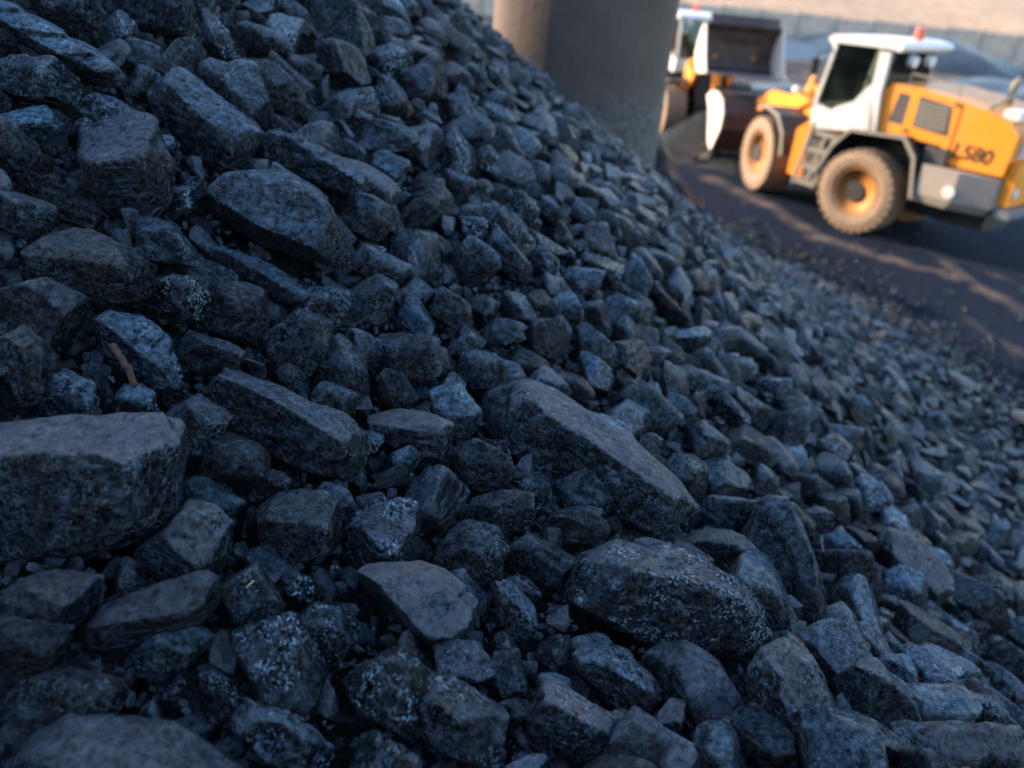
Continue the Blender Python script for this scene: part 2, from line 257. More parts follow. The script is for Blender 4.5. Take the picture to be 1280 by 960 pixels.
# hand-placed lumps: px, py, long, wide, angle, brightness, dust, sparkle, style, label
# style: b blocky, s slab/slate, r rounded, c crumbly, w wedge
LUMPS = [
(62,62,250,66,33, 1.9,.2,.2,'s','long pale blue slab lying tilted at the top of the slope corner'),
(40,105,130,58,18, .9,.2,.5,'c','broken dark lump wedged beneath the long pale blue slab'),
(85,18,110,66,25, .6,.1,.3,'b','dark blocky lump above the long pale blue slab'),
(185,18,125,50,8, 1.1,.2,.2,'s','flat blue-black slab at the very top edge beside the pale blue slab'),
(150,222,132,128,40, .95,.45,.1,'b','large square-faced block with a flat grey face below the pale slab tip'),
(128,140,84,36,12, 1.9,.5,.6,'c','thin frosted cap of coal on top of the square-faced block'),
(185,78,66,38,25, 1.2,.3,.1,'r','small smooth lump just past the tip of the pale blue slab'),
(255,165,150,82,36, 1.5,.2,.3,'s','broad bluish slab sloping away from the square-faced block'),
(320,54,82,44,28, 1.1,.6,.1,'r','smooth bean-shaped grey lump near the top of the pile'),
(333,112,130,52,32, .75,.3,.1,'r','long rounded dark lump under the bean-shaped grey lump'),
(424,38,112,66,62, 1.9,.5,.2,'w','upright wedge with a bright flat face high on the slope'),
(388,212,165,44,28, 1.2,.3,.3,'s','narrow ridge-like lump above the big cracked blue slab'),
(340,288,205,118,36, 1.15,.15,.25,'w','big cracked blue slab in the middle of the upper slope'),
(207,305,98,66,4, 1.0,.2,.35,'w','pointed lump between the square-faced block and the cracked blue slab'),
(28,273,74,58,8, .9,.6,.2,'r','rounded dusty lump at the picture edge below the square-faced block'),
(70,245,130,40,30, .4,.1,.1,'s','thin dark slab leaning under the square-faced block'),
(105,345,165,96,22, .5,.45,.2,'b','wide dull black boulder with a dusty top at the left of the slope'),
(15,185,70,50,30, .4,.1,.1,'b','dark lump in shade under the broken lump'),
(45,392,130,78,20, .75,.5,.1,'r','humped dusty lump below the wide dull black boulder'),
(22,468,104,98,70, .6,.7,.3,'c','coarse grainy lump cut by the picture edge'),
(86,503,110,70,8, 1.8,.4,.5,'c','pale veined lump sitting behind the huge flat-topped slab'),
(177,440,128,68,40, 2.0,.4,.6,'s','bright ridged lump with silvery edges beside the rusty stick'),
(215,388,100,70,12, .55,.3,1.,'c','black lump with a glittering end above the bright ridged lump'),
(292,396,92,76,20, .5,.2,.2,'r','dull black lump beside the one with the glittering end'),
(325,350,140,38,24, 1.0,.0,.2,'s','layered sliver of shiny slate-like coal under the cracked blue slab'),
(375,430,92,72,-52, .75,.2,.3,'r','egg-shaped lump with a tan patch at the end of the layered sliver'),
(265,448,92,52,8, .65,.4,.2,'w','small peaked black lump behind the long grey-edged beam-shaped lump'),
(360,538,222,88,34, 1.05,.5,.25,'s','long beam-shaped lump with a grey upper face left of centre'),
(112,620,262,190,-6, 1.15,.85,.35,'s','huge flat-topped slab with a pale vein filling the left edge'),
(240,535,86,82,20, .9,.5,.3,'b','squat lump behind the corner of the huge flat-topped slab'),
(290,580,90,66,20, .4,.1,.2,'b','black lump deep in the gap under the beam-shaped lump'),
(372,665,120,98,10, .55,.3,.3,'b','split block with a small tan scar below the beam-shaped lump'),
(338,612,52,44,20, .5,.2,.6,'c','crumbly fragment on the shoulder of the split block'),
(232,680,140,78,-28, 1.1,.95,.4,'w','wedge with a tan dusty end tucked under the huge flat-topped slab'),
(48,752,134,70,3, .6,.6,.15,'b','dusty dark lump under the huge flat-topped slab by the edge'),
(185,780,188,82,-22, .55,.6,.15,'r','long loaf-shaped dull lump sloping up beneath the tan-ended wedge'),
(212,822,112,60,-32, 1.1,.2,.4,'w','bluish angular lump under the loaf-shaped dull lump'),
(308,755,92,78,60, .6,.5,.5,'b','speckled block with a straw on it beside the loaf-shaped lump'),
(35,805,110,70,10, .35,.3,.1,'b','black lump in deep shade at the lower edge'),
(350,842,140,98,52, .5,.2,1.,'r','glittering black oval lump in the lower slope'),
(404,800,90,70,30, .6,.2,.8,'r','smooth lump with a glittering crown beside the glittering oval'),
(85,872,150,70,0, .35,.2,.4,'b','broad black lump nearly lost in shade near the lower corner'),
(272,872,88,42,68, .5,.1,1.,'c','upright sliver with coarse glitter beside the glittering oval'),
(165,930,290,112,4, .8,.75,.15,'r','very large smooth grey-blue boulder at the lower edge'),
(352,928,150,70,28, 1.5,.8,.9,'c','pale speckled lump next to the very large smooth boulder'),
(488,875,118,112,40, .4,.2,1.,'c','coarse black lump covered in fine glitter at the lower edge'),
(474,670,108,84,-28, 1.2,.5,1.,'b','block with a honeycomb of glittering facets above the light-faced wedge'),
(512,758,176,90,20, 1.7,1.,.15,'w','wedge with a broad light grey face in the lower middle'),
(625,645,104,56,2, .5,.5,.4,'r','oblong rounded black lump under the tail of the largest lump'),
(580,692,108,72,16, .6,.2,.5,'b','blocky lump below the oblong rounded black lump'),
(640,770,96,46,52, 1.3,.3,.4,'w','tooth-shaped lump standing between the light-faced wedge and the speckled boulder'),
(825,770,262,158,11, .85,.35,1.,'b','great speckled boulder crusted with sparkling crystals at lower centre'),
(765,852,124,74,34, 1.1,.3,.6,'b','brick-shaped lump leaning beneath the great speckled boulder'),
(712,905,128,92,26, 1.3,1.,.6,'w','flat-topped wedge with a smooth grey top at the lower edge'),
(572,912,132,98,32, .6,.2,.6,'b','dark angular block between the glittering lump and the flat-topped wedge'),
(785,940,90,66,-60, .8,.6,.1,'w','upright grey lump beside the flat-topped wedge at the lower edge'),
(492,752,1,1,0, 0,0,0,'x',''),
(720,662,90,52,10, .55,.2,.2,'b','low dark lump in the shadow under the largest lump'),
(668,702,84,60,40, .5,.1,.2,'b','dark lump behind the great speckled boulder'),
(730,580,304,128,33, .95,.85,.45,'s','largest lump, a long boulder with a brown dusty back at the centre'),
(510,545,112,52,12, 1.2,1.,.2,'s','brown-topped lump between the beam-shaped lump and the largest lump'),
(562,516,84,64,42, 1.6,.2,.4,'w','blue shield-shaped lump touching the head of the largest lump'),
(596,586,92,60,28, .8,.3,.3,'w','dark wedge under the head of the largest lump'),
(590,340,68,62,30, 1.5,.3,.3,'w','bright five-sided lump in the middle of the slope'),
(632,326,90,40,52, 1.0,.2,.2,'s','long leaning lump touching the bright five-sided lump'),
(676,327,44,28,30, 1.2,.1,1.,'c','little glittering nugget beyond the long leaning lump'),
(724,353,54,36,10, 1.7,.3,.5,'w','small bright blue lump right of the little glittering nugget'),
(708,393,54,36,62, 1.9,.1,.2,'w','arrowhead-shaped blue lump below the small bright blue lump'),
(774,385,52,30,12, 1.5,.2,.1,'r','small smooth blue pebble-like lump past the arrowhead-shaped lump'),
(566,395,58,44,22, .9,.2,.1,'w','faceted lump with a flat lid under the bright five-sided lump'),
(624,422,54,44,20, .8,.3,.2,'w','small peaked lump under the arrowhead-shaped lump'),
(580,436,50,34,8, 1.2,.5,.3,'r','small light lump under the faceted lump with a flat lid'),
(600,466,68,50,0, 1.1,.5,.3,'r','rounded grey-blue lump above the blue shield-shaped lump'),
(742,440,76,38,42, 1.2,.3,.4,'b','leaning finger-shaped lump with a glinting tip above the largest lump'),
(456,372,80,62,34, .8,.5,.3,'b','triangular grey-faced lump in the upper middle'),
(430,468,88,62,55, .8,.5,.1,'r','smooth leaning lump beyond the beam-shaped lump'),
(510,452,78,62,0, .45,.3,.3,'b','dull black stacked lump above the brown-topped lump'),
(470,338,74,46,30, 1.2,.3,.3,'s','flaky ridge behind the triangular grey-faced lump'),
(452,275,72,52,20, 1.1,.4,.2,'b','grey-blue lump at the end of the narrow ridge-like lump'),
(575,162,80,40,0, 1.3,.7,.1,'r','wide pale lump midway up the slope toward the pillar'),
(520,112,46,50,0, 1.3,.4,.1,'w','pointed light lump above the wide pale lump'),
(478,178,88,52,22, 1.3,.4,.1,'w','flat light-faced lump left of the wide pale lump'),
(640,262,66,46,22, .4,.1,.9,'c','black nugget with a bright white glint in the upper middle'),
(592,292,36,34,0, 1.9,.1,1.,'c','small frosted nugget under the black nugget with the white glint'),
(500,10,38,26,20, 2.2,.3,.1,'b','small bright blue lump at the very top edge'),
(570,232,48,32,20, 1.2,.2,.1,'r','oval blue lump below the wide pale lump'),
(423,138,58,38,-8, 1.2,.4,.2,'r','pale rounded lump under the upright bright wedge'),
(975,710,172,92,62, 1.0,.35,.25,'s','tall leaning slab right of the great speckled boulder'),
(1035,828,98,82,34, 1.6,.5,.3,'b','light cube-like lump on the lower right slope'),
(985,890,160,112,62, 1.0,.95,.5,'b','brown-grey boulder with a lumpy top at the lower edge'),
(1130,718,120,74,48, 1.3,.9,.2,'s','slab with brown streaks on its upper face on the right slope'),
(903,648,110,52,12, 1.2,.6,.3,'s','pointed slab at the tail of the largest lump'),
(1022,650,54,26,2, 1.4,1.,.6,'c','brownish glinting chip above the tall leaning slab'),
(1055,722,118,66,52, .8,.3,.2,'b','folded lump between the tall leaning slab and the brown-streaked slab'),
(1098,890,118,88,38, 1.1,.6,.4,'b','cracked grey block at the lower edge beside the brown-grey boulder'),
(1225,846,106,28,42, 1.7,.3,.2,'s','pale narrow splinter near the lower right corner'),
(1232,914,108,58,40, 1.5,.5,.8,'c','crumbly bluish lump near the lower right corner'),
(1146,935,72,48,60, 1.2,.2,.3,'w','upright dark wedge at the lower edge below the cracked grey block'),
(1218,762,112,54,34, .8,.5,.1,'w','ridge-backed lump on the right slope above the pale splinter'),
(1158,805,104,60,36, .6,.4,.1,'b','dark slab-like lump below the brown-streaked slab'),
(845,520,52,44,20, .9,.3,.2,'w','peaked lump above the back of the largest lump'),
(880,560,58,46,44, 1.1,.3,.4,'w','angular lump resting by the back of the largest lump'),
(955,610,56,40,30, 1.,.4,.2,'b','small grey lump between the pointed slab and the brown chip'),
(1047,552,54,40,14, 1.2,.2,.1,'r','dark rounded lump with a pale rim on the right slope'),
(1072,515,44,30,62, 2.6,.8,.1,'r','pale rounded cobble standing on the right slope'),
(1170,530,32,26,70, 1.9,.1,.1,'b','small blue block right of the pale rounded cobble'),
(1240,672,50,34,-12, 1.7,.1,.1,'w','blue triangular lump near the right edge'),
(1005,610,48,34,10, .8,.2,.1,'b','small dark block above the brownish glinting chip'),
]
# outlines (picture points) and facets (direction the facet looks in the picture, tilt away from the viewer, point, height) of the most telling lumps
OUT = {
(730,580): ([(600,490),(640,478),(690,500),(760,545),(830,600),(868,640),(862,662),(800,675),(740,648),(680,612),(625,582),(598,540)], [(-57,60,730,562,62),(123,20,730,562,62),(200,48,622,530,35),(20,50,850,640,28)]),
(112,620): ([(-40,560),(-10,545),(120,522),(238,528),(232,570),(240,610),(225,655),(150,692),(40,724),(-20,720),(-60,650)], [(-90,64,110,572,80),(97,12,110,572,80),(5,52,215,600,45),(80,55,110,690,50)]),
(825,770): ([(690,745),(715,700),(760,690),(850,703),(915,730),(948,775),(955,812),(930,848),(860,852),(790,815),(700,797)], [(100,8,800,770,62),(-78,62,820,712,58),(15,50,925,790,42),(95,60,830,835,45)]),
(340,288): ([(245,262),(285,225),(345,220),(395,245),(425,285),(434,350),(415,360),(380,345),(320,312),(262,292)], [(-60,22,350,280,48),(120,52,330,315,36),(10,55,415,320,28)]),
(360,538): ([(262,478),(285,462),(350,488),(420,518),(458,545),(455,585),(430,612),(370,592),(300,552),(265,505)], [(-58,60,370,516,44),(122,18,370,516,44),(30,55,445,570,24)]),
(62,62): ([(-60,-20),(10,-5),(60,28),(110,60),(168,92),(162,115),(125,118),(60,82),(0,54),(-60,20)], [(-60,24,75,62,30),(120,60,60,78,22)]),
(150,222): ([(86,165),(120,150),(160,136),(190,156),(216,213),(212,262),(190,290),(130,292),(112,250)], [(-100,42,165,226,60),(84,40,165,226,60),(200,50,115,210,36)]),
(512,758): ([(422,725),(450,712),(520,705),(560,720),(598,758),(600,780),(575,805),(545,816),(480,782),(440,748)], [(-62,28,545,760,48),(138,64,492,748,44),(90,60,540,805,30)]),
(165,930): ([(20,960),(40,915),(95,890),(180,882),(215,905),(290,915),(322,960),(330,1010),(20,1010)], [(-90,34,170,930,70),(90,30,170,950,75)]),
(975,710): ([(920,680),(935,640),(960,620),(985,625),(1002,680),(1030,740),(1038,775),(1000,790),(960,792),(935,740)], [(190,24,970,710,38),(-12,56,1003,700,32)]),
(985,890): ([(925,850),(945,818),(975,803),(1010,830),(1035,880),(1050,915),(1044,965),(950,970),(930,900)], [(-50,24,990,880,48),(170,50,945,890,34),(90,50,990,945,40)]),
(185,780): ([(95,790),(130,760),(200,735),(255,718),(275,728),(272,760),(238,792),(180,822),(125,836),(102,818)], [(-100,44,185,768,42),(80,28,185,768,42)]),
(232,680): ([(165,692),(200,660),(235,628),(265,632),(290,655),(292,700),(270,722),(215,736),(175,717)], [(-30,32,262,672,36),(120,34,232,700,40)]),
(1130,718): ([(1083,690),(1105,666),(1140,678),(1165,703),(1184,735),(1168,752),(1140,766),(1110,747)], [(-50,40,1135,715,30),(130,40,1125,730,30)]),
(765,852): ([(710,815),(735,806),(775,815),(812,845),(824,870),(805,902),(785,906),(745,872),(715,842)], [(-60,54,768,838,32),(120,26,768,838,32)]),
(712,905): ([(658,880),(675,853),(700,857),(776,905),(770,922),(735,952),(700,960),(653,947)], [(-60,56,722,892,36),(115,22,722,892,36)]),
(1035,828): ([(986,800),(1010,785),(1040,779),(1056,810),(1081,848),(1050,870),(1020,882),(1000,840)], [(-70,30,1035,825,30),(160,45,1010,825,26)]),
(388,212): ([(318,185),(345,165),(400,188),(455,222),(468,245),(440,254),(380,228),(330,207)], [(-60,48,390,200,24),(120,24,390,200,24)]),
(510,545): ([(455,522),(480,511),(530,517),(562,535),(560,570),(545,580),(500,567),(458,552)], [(-90,62,508,536,26),(92,16,508,536,26)]),
(474,670): ([(422,667),(440,648),(485,626),(520,630),(524,660),(510,700),(470,713),(424,720)], [(-60,34,480,660,34),(150,36,455,675,34)]),
(372,665): ([(318,640),(345,622),(395,614),(422,628),(425,660),(420,695),(380,713),(330,713),(323,680)], [(-80,44,375,650,38),(95,14,375,660,40)]),
(105,345): ([(30,325),(60,295),(110,288),(165,315),(192,350),(185,380),(130,395),(60,375)], [(-80,48,110,330,48),(95,24,110,335,48)]),
(177,440): ([(120,402),(142,390),(185,405),(212,430),(228,470),(226,492),(190,495),(150,470),(128,440)], [(-50,40,180,432,26),(130,36,175,445,28)]),
(325,350): ([(260,320),(275,310),(330,330),(388,368),(385,384),(350,380),(300,355),(262,335)], [(-60,44,325,342,16),(120,26,325,345,17)]),
}
PALES = [(1193,488,30,17,20,'PALE','flat pale stone lying among far coal near the bottom of the slope'),
(1075,408,13,9,0,'BUFF','small tan pebble near the foot of the slope, above its neighbour'),
(1097,414,26,9,8,'PALE','thin whitish chip near the foot of the slope beside a hollow'),
(1092,428,26,10,-22,'BUFF','tan splinter at the foot of the slope below the whitish chip'),
(881,413,20,7,10,'PALE','small white chip on the coal in the middle distance'),
(909,452,14,6,5,'PALE','tiny pale chip below the white chip in the middle distance'),
(1268,532,26,18,20,'BUFF','tan stone near the right edge at the foot of the slope'),
]

placed_c, placed_r = [], []      # occupied spheres
hand_items = []
def occupy(c, L, Wd, D, M):
    n = max(1, int(round(L/Wd))); 
    for k in range(n):
        t = (k-(n-1)/2)*(L-Wd)/max(1, n-1) if n > 1 else 0
        placed_c.append(c + M[:, 0]*t); placed_r.append(min(Wd, (L+Wd)/2)*.5*.92)
STY = {'b': dict(sharp=110, npl=7, boxy=.55, rough=.024, dmin=.66), 's': dict(sharp=110, npl=7, boxy=.75, rough=.024, strata=.040, dmin=.72), 'r': dict(sharp=40, npl=12, boxy=.25, rough=.026),
       'c': dict(sharp=40, npl=14, boxy=.2, rough=.065), 'w': dict(sharp=120, npl=5, boxy=.30, rough=.022, dmin=.58)}
GRP = 'coal lumps heaped on the slope'
for k, (px, py, L, Wd, ang, br, du, spk, sty, lab) in enumerate(LUMPS):
    if sty == 'x': continue
    P = hit(px, py); dep = (P-CP) @ FW; s = dep/FPX
    Lw, Ww = L*s*1.03, Wd*s*1.05; Dw = Ww*(.8 if sty != 's' else .85)
    M = frame_axes(ang); c = P + Sn(P[0], P[1])*Ww*.10
    hand_items.append((c, M, Lw, Ww, Dw, br, du, spk, sty, lab, max(L, Wd), k))
    occupy(c, Lw, Ww, Dw, M)
for (px, py, L, Wd, ang, mt, lab) in PALES:
    P = hit(px, py); P = ground(px, py) if P is None else P
    dep = (P-CP) @ FW; placed_c.append(P); placed_r.append(L*dep/FPX*.45)

def view_coord(P):
    d = P-CP; w = d @ FW; return 640+FPX*(d @ RT)/w, 480-FPX*(d @ UP)/w, w
# ------------------------------------------------------------------ fill lumps: dart throwing on the slope, large first
def scatter(nmax, tries, smin, smax, region, ov, depth_off, seed, keep=None, toe=False):
    r_ = np.random.default_rng(seed); cell = .30
    grid = {}
    def put(c, r):
        grid.setdefault((int(math.floor(c[0]/cell)), int(math.floor(c[1]/cell))), []).append((c, r))
    if keep is not None:
        for c, r in keep: put(c, r)
    out = []
    X = r_.uniform(region[0], region[1], tries); Y = r_.uniform(region[2], region[3], tries)
    Rr = np.sort(r_.beta(.9, 2.4, tries))[::-1]*(smax-smin)+smin
    Z = S(X, Y); NN = Sn(X, Y)
    Z0 = Z.copy(); P = np.stack([X, Y, Z], 1) + NN*(depth_off+Rr*.12)[:, None]
    if toe: keep_ = r_.uniform(size=tries) < np.exp(-np.maximum(.16-Z0, 0)*22); P[:, 2] = np.maximum(P[:, 2], 0)+Rr*.35
    vx, vy, vw = view_coord(P)
    ok = (Rr < np.maximum(smax-np.maximum(vw-3, 0)*.017, .095)) & (vw > .9) & (vx > -140) & (vx < 1420) & (vy > -110) & (vy < 1100) & ((Z0 > .10) if not toe else ((Z0 < .30) & keep_))
    if not toe and keep is not None: ok &= Z0 > .10+np.clip((Y-9.5)*.10, 0, .8)*r_.uniform(.3, 1, tries)
    for i in np.nonzero(ok)[0]:
        c, r = P[i], Rr[i]; gx, gy = int(math.floor(c[0]/cell)), int(math.floor(c[1]/cell)); bad = False
        for a in (-2, -1, 0, 1, 2):
            for b in (-2, -1, 0, 1, 2):
                for (q, rq) in grid.get((gx+a, gy+b), ()):
                    lim = (r+rq)*ov
                    if (c[0]-q[0])**2+(c[1]-q[1])**2+(c[2]-q[2])**2 < lim*lim: bad = True; break
                if bad: break
            if bad: break
        if not bad:
            put(c, r); out.append((c, r))
            if len(out) >= nmax: break
    return out
keep = list(zip(placed_c, placed_r))
REG = (-5.5, 8.5, .3, 17.5)
A1 = scatter(99999, 90000, .045, .185, REG, .90, -.02, 11, keep)
A2 = scatter(99999, 60000, .030, .070, REG, .86, -.09, 12, keep+A1)
near = scatter(99999, 20000, .012, .034, (-3.2, 4.2, .3, 5.2), .74, -.07, 13, keep+A1+A2)
under = scatter(99999, 40000, .075, .15, REG, .84, -.30, 14, None)
strays = scatter(99999, 60000, .015, .075, (1.0, 14.0, 3.0, 20.0), .9, .0, 15, None, True)
print('lumps', len(strays), len(hand_items), len(A1), len(A2), len(near), len(under))

def fill_rock(c, r, rr, elong=1.0):
    L = 2*r*rr.uniform(1.0, 1.5); Wd = 2*r*rr.uniform(.75, 1.05); D = 2*r*rr.uniform(.5, .85)
    n = Sn(c[0], c[1]); n = n + rr.normal(size=3)*.38; n /= np.linalg.norm(n)
    dn = np.array([.8, -.35, -.55])*.8 + rr.normal(size=3)*.8; e1 = dn-(dn @ n)*n; e1 /= np.linalg.norm(e1); e2 = np.cross(n, e1)
    return L, Wd, D, np.stack([e1, e2, n], 1)
TINT = lambda b, d, s: np.array([b, d, s, 1.0])
# hand lumps -> one object each
def make_lump(c, M, L, Wd, D, tint, level, seed, sty, label, name='coal_lump', mat=None, cat='coal lump', group=GRP, planes=None):
    V, F = rock_points(level, seed, L, Wd, D, **STY[sty], planes=planes)
    rest = V + np.random.default_rng(seed).uniform(-20, 20, 3)
    V = V @ M.T
    o = link(name, mesh_np(name, V, F, True, tint, rest), mat or COAL, None, c)
    return tag(o, label, cat, group)
for (c, M, L, Wd, D, br, du, spk, sty, lab, px, k) in hand_items:
    key = tuple(LUMPS[k][:2]); pl = None
    if key in OUT:
        ol, fc = OUT[key]; x0, y0 = view_coord(c)[:2]; dep = (c-CP) @ FW; u = dep/FPX
        Pt = np.array([((a-key[0])*u, -(b-key[1])*u) for a, b in ol]); pn, pd = [], []
        L, Wd = np.ptp(Pt[:, 0]), np.ptp(Pt[:, 1]); D = min(L, Wd)*1.15
        for a, b in zip(Pt, np.roll(Pt, -1, 0)):
            e = b-a; nn = np.array([-e[1], e[0]]); nn /= np.linalg.norm(nn)
            if nn @ a < 0: nn = -nn
            for z in (.28, -.45):
                q = np.array([nn[0], nn[1], z]); q /= np.linalg.norm(q); pn.append(q); pd.append(max(q[:2] @ a, .02*L))
        for (da, ti, fx, fy, hh) in fc:
            q = np.array([math.cos(R(da))*math.sin(R(ti)), -math.sin(R(da))*math.sin(R(ti)), math.cos(R(ti))]); pn.append(q); pd.append(max(q @ np.array([(fx-key[0])*u, -(fy-key[1])*u, hh*u]), .03*L))
        pn.append(np.array([0, 0, -1.])); pd.append(D*.5); pl = (np.array(pn), np.array(pd)); M = frame_axes(0)
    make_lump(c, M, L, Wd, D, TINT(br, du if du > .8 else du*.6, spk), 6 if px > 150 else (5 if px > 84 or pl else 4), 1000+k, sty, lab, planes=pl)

# small stones and chips lying on the coal
MT = {'PALE': PALE, 'BUFF': BUFF}
for k, (px, py, L, Wd, ang, mt, lab) in enumerate(PALES):
    P = hit(px, py); P = ground(px, py) if P is None else P
    s = ((P-CP) @ FW)/FPX; c = P + Sn(P[0], P[1])*(Wd*s*.5+.05)
    make_lump(c, frame_axes(ang), L*s, Wd*s, Wd*s*.8, TINT(1, 0, 0), 3, 3000+k, 'w', lab, 'stone', MT[mt], 'stone', 'pale stones among the coal')

# choose the largest-looking fill lumps as individuals
cand = []
for (c, r) in A1 + A2:
    x, y, w = view_coord(c)
    if -20 < x < 1300 and -20 < y < 985: cand.append((r/w*FPX, x, y, c, r))
cand.sort(key=lambda t: -t[0])
n_ind = 300-len(hand_items)
indiv, rest = cand[:n_ind], set(id(t[3]) for t in cand[:n_ind])
LM = [(h[9], *view_coord(h[0])[:2], h[10]) for h in hand_items]
SHORT = {}
def short(l):
    """landmark phrase kept to its first few telling words"""
    for cut in (' in the ', ' at the ', ' on the ', ' near ', ' beside ', ' below ', ' above ', ' under', ' beneath', ' lying', ' touching', ' between', ' behind', ' past ', ' right of', ' left of', ' tucked', ' beyond', ' by the', ' sitting', ' leaning', ' sloping', ' covered', ' crusted', ' filling', ' standing', ' cut by', ' nearly', ' next to', ' deep', ' high', ' wedged', ' resting', ' midway', ' up ', ' with a straw', ' with brown', ', '):
        i = l.find(cut)
        if i > 8: l = l[:i]
    return l
for l in LM: SHORT.setdefault(short(l[0]), []).append(l)
MARKS = [(k, v[0][1], v[0][2]) for k, v in SHORT.items() if len(v) == 1 and len(k.split()) <= 7 and (len(k.split()) >= 3)]
DIRN = ['downhill of', 'below and downhill of', 'below', 'below and uphill of', 'uphill of', 'above and uphill of', 'above', 'above and downhill of']
ORD = ['nearest lump', 'second lump', 'third lump', 'fourth lump', 'fifth lump', 'sixth lump', 'seventh lump', 'eighth lump', 'ninth lump', 'tenth lump', 'eleventh lump', 'twelfth lump']
by = {}
for t in indiv:
    m = min(MARKS, key=lambda q: (q[1]-t[1])**2+(q[2]-t[2])**2); a = math.atan2(t[2]-m[2], t[1]-m[1])
    by.setdefault((m[0], int(round(a/(math.pi/4))) % 8), []).append((math.hypot(t[1]-m[1], t[2]-m[2]), t))
rr = np.random.default_rng(5); q = 0
for (m, d), lst in by.items():
    lst.sort(key=lambda z: z[0])
    for i, (_, t) in enumerate(lst):
        _, x, y, c, r = t; q += 1
        L, Wd, D, M = fill_rock(c, r, rr); sty = rr.choice(list('bbwwrsc')); br = float(np.exp(rr.normal(-.15, .55))); du = float(rr.uniform(0, 1)**2.6*.9); spk = float(rr.choice([.1, .2, .4, 1.], p=[.35, .3, .2, .15]))
        if br > 2: br = 2
        size = 'large ' if t[0] > 42 else ('small ' if t[0] < 24 else '')
        tone = ('pale ' if br > 1.35 else ('black ' if br < .75 else 'grey '))
        form = {'b': 'blocky', 'w': 'angular', 'r': 'rounded', 's': 'slabby', 'c': 'crumbly'}[sty]
        lab = f"{size}{tone}{form} lump, {ORD[min(i, 11)]} {DIRN[d]} the {m}"
        if len(lab.split()) > 16: lab = f"{tone}{form} lump, {ORD[min(i, 11)].replace(' lump', '')} {DIRN[d].replace(' and ', '-')} the {m}"
        make_lump(c, M, L, Wd, D, TINT(br, du, spk), 4 if t[0] > 24 else 3, 5000+q, sty, lab)

# the rest of the lumps: real geometry joined into one mass
PROTO = {}
def chip_points(seed, bev=True):
    r_ = np.random.default_rng(seed); n = int(r_.integers(8, 14)); P_ = r_.normal(size=(n, 3)); P_ /= np.linalg.norm(P_, axis=1)[:, None]
    P_ = np.sign(P_)*np.abs(P_)**r_.uniform(.55, .9); P_ /= np.abs(P_).max(0)*2
    bm = bmesh.new(); [bm.verts.new(p) for p in P_]; bmesh.ops.convex_hull(bm, input=bm.verts)
    bmesh.ops.delete(bm, geom=[v for v in bm.verts if not v.link_faces], context='VERTS')
    if bev: bmesh.ops.bevel(bm, geom=list(bm.edges), offset=.022, segments=1, affect='EDGES', clamp_overlap=True)
    bmesh.ops.triangulate(bm, faces=bm.faces); bmesh.ops.recalc_face_normals(bm, faces=bm.faces); bm.verts.index_update()
    V = np.array([v.co[:] for v in bm.verts]); F = np.array([[v.index for v in f.verts] for f in bm.faces]); bm.free()
    return V, F
for s_ in range(48): PROTO[(2, s_)] = chip_points(400+s_); PROTO[(1, s_)] = chip_points(600+s_, False)
for lv, n_ in ((4, 24), (3, 24)):
    for s_ in range(n_):
        sty = 'bwrscbwwbcrw'[s_ % 12]
        PROTO[(lv, s_)] = rock_points(lv, 9000+s_+lv*50, 1, 1, 1, **STY[sty])
def mass(items, seed, name, label, cat, dark=1.0):
    r_ = np.random.default_rng(seed); VV, FF, TT, RS, SM = [], [], [], [], []; base = 0
    for (c, r) in items:
        x, y, w = view_coord(c)
        px_ = r/w*FPX; lv = (4 if px_ > 32 else (3 if px_ > 19 else (2 if px_ > 7 else 1))) if (-60 < x < 1340 and -60 < y < 1020) else 1
        V, F = PROTO[(lv, int(r_.integers(24 if lv > 2 else 48)))]
        L, Wd, D, M = fill_rock(c, r, r_)
        V = V*np.array([L, Wd, D]); RS.append(V + r_.uniform(-20, 20, 3)); V = V @ M.T + c
        VV.append(V); FF.append(F+base); SM.append(np.full(len(F), lv > 2)); base += len(V)
        br = min(2.2, float(np.exp(r_.normal(-.05, .72))))*dark; 
        TT.append(np.tile(TINT(br, r_.uniform(0, 1)**3*.8, r_.choice([.1, .3, 1.], p=[.5, .3, .2])), (len(V), 1)))
    V = np.vstack(VV); F = np.vstack(FF); print(name, len(items), len(F))
    me = mesh_np(name, V, F, True, np.vstack(TT), np.vstack(RS)); SM = np.concatenate(SM)
    if len(me.polygons) == len(SM): me.polygons.foreach_set('use_smooth', SM)
    o = link(name, me, COAL)
    return tag(o, label, cat, None, 'stuff')
rest_items = [(c, r) for (c, r) in A1+A2 if id(c) not in rest]
mass(rest_items, 21, 'loose_coal', 'smaller and farther coal lumps covering the whole slope', 'coal', .50)
yard_chips = []
for k in range(1300):
    x_, y_ = rng.uniform(2, 13), rng.uniform(7, 24); r0_ = .008+.022*rng.uniform()**3
    if S(x_, y_) < .12: yard_chips.append((np.array([x_, y_, r0_*.5]), r0_))
mass(strays+yard_chips, 23, 'coal_crumbs', 'stray lumps and crumbs of coal lying on the yard along the foot of the pile', 'coal', .09)
mass(near+under, 22, 'coal_rubble', 'coal chips and broken pieces filling the gaps between the lumps', 'coal', .7)  # dark factor paints shade into the pieces filling the gaps

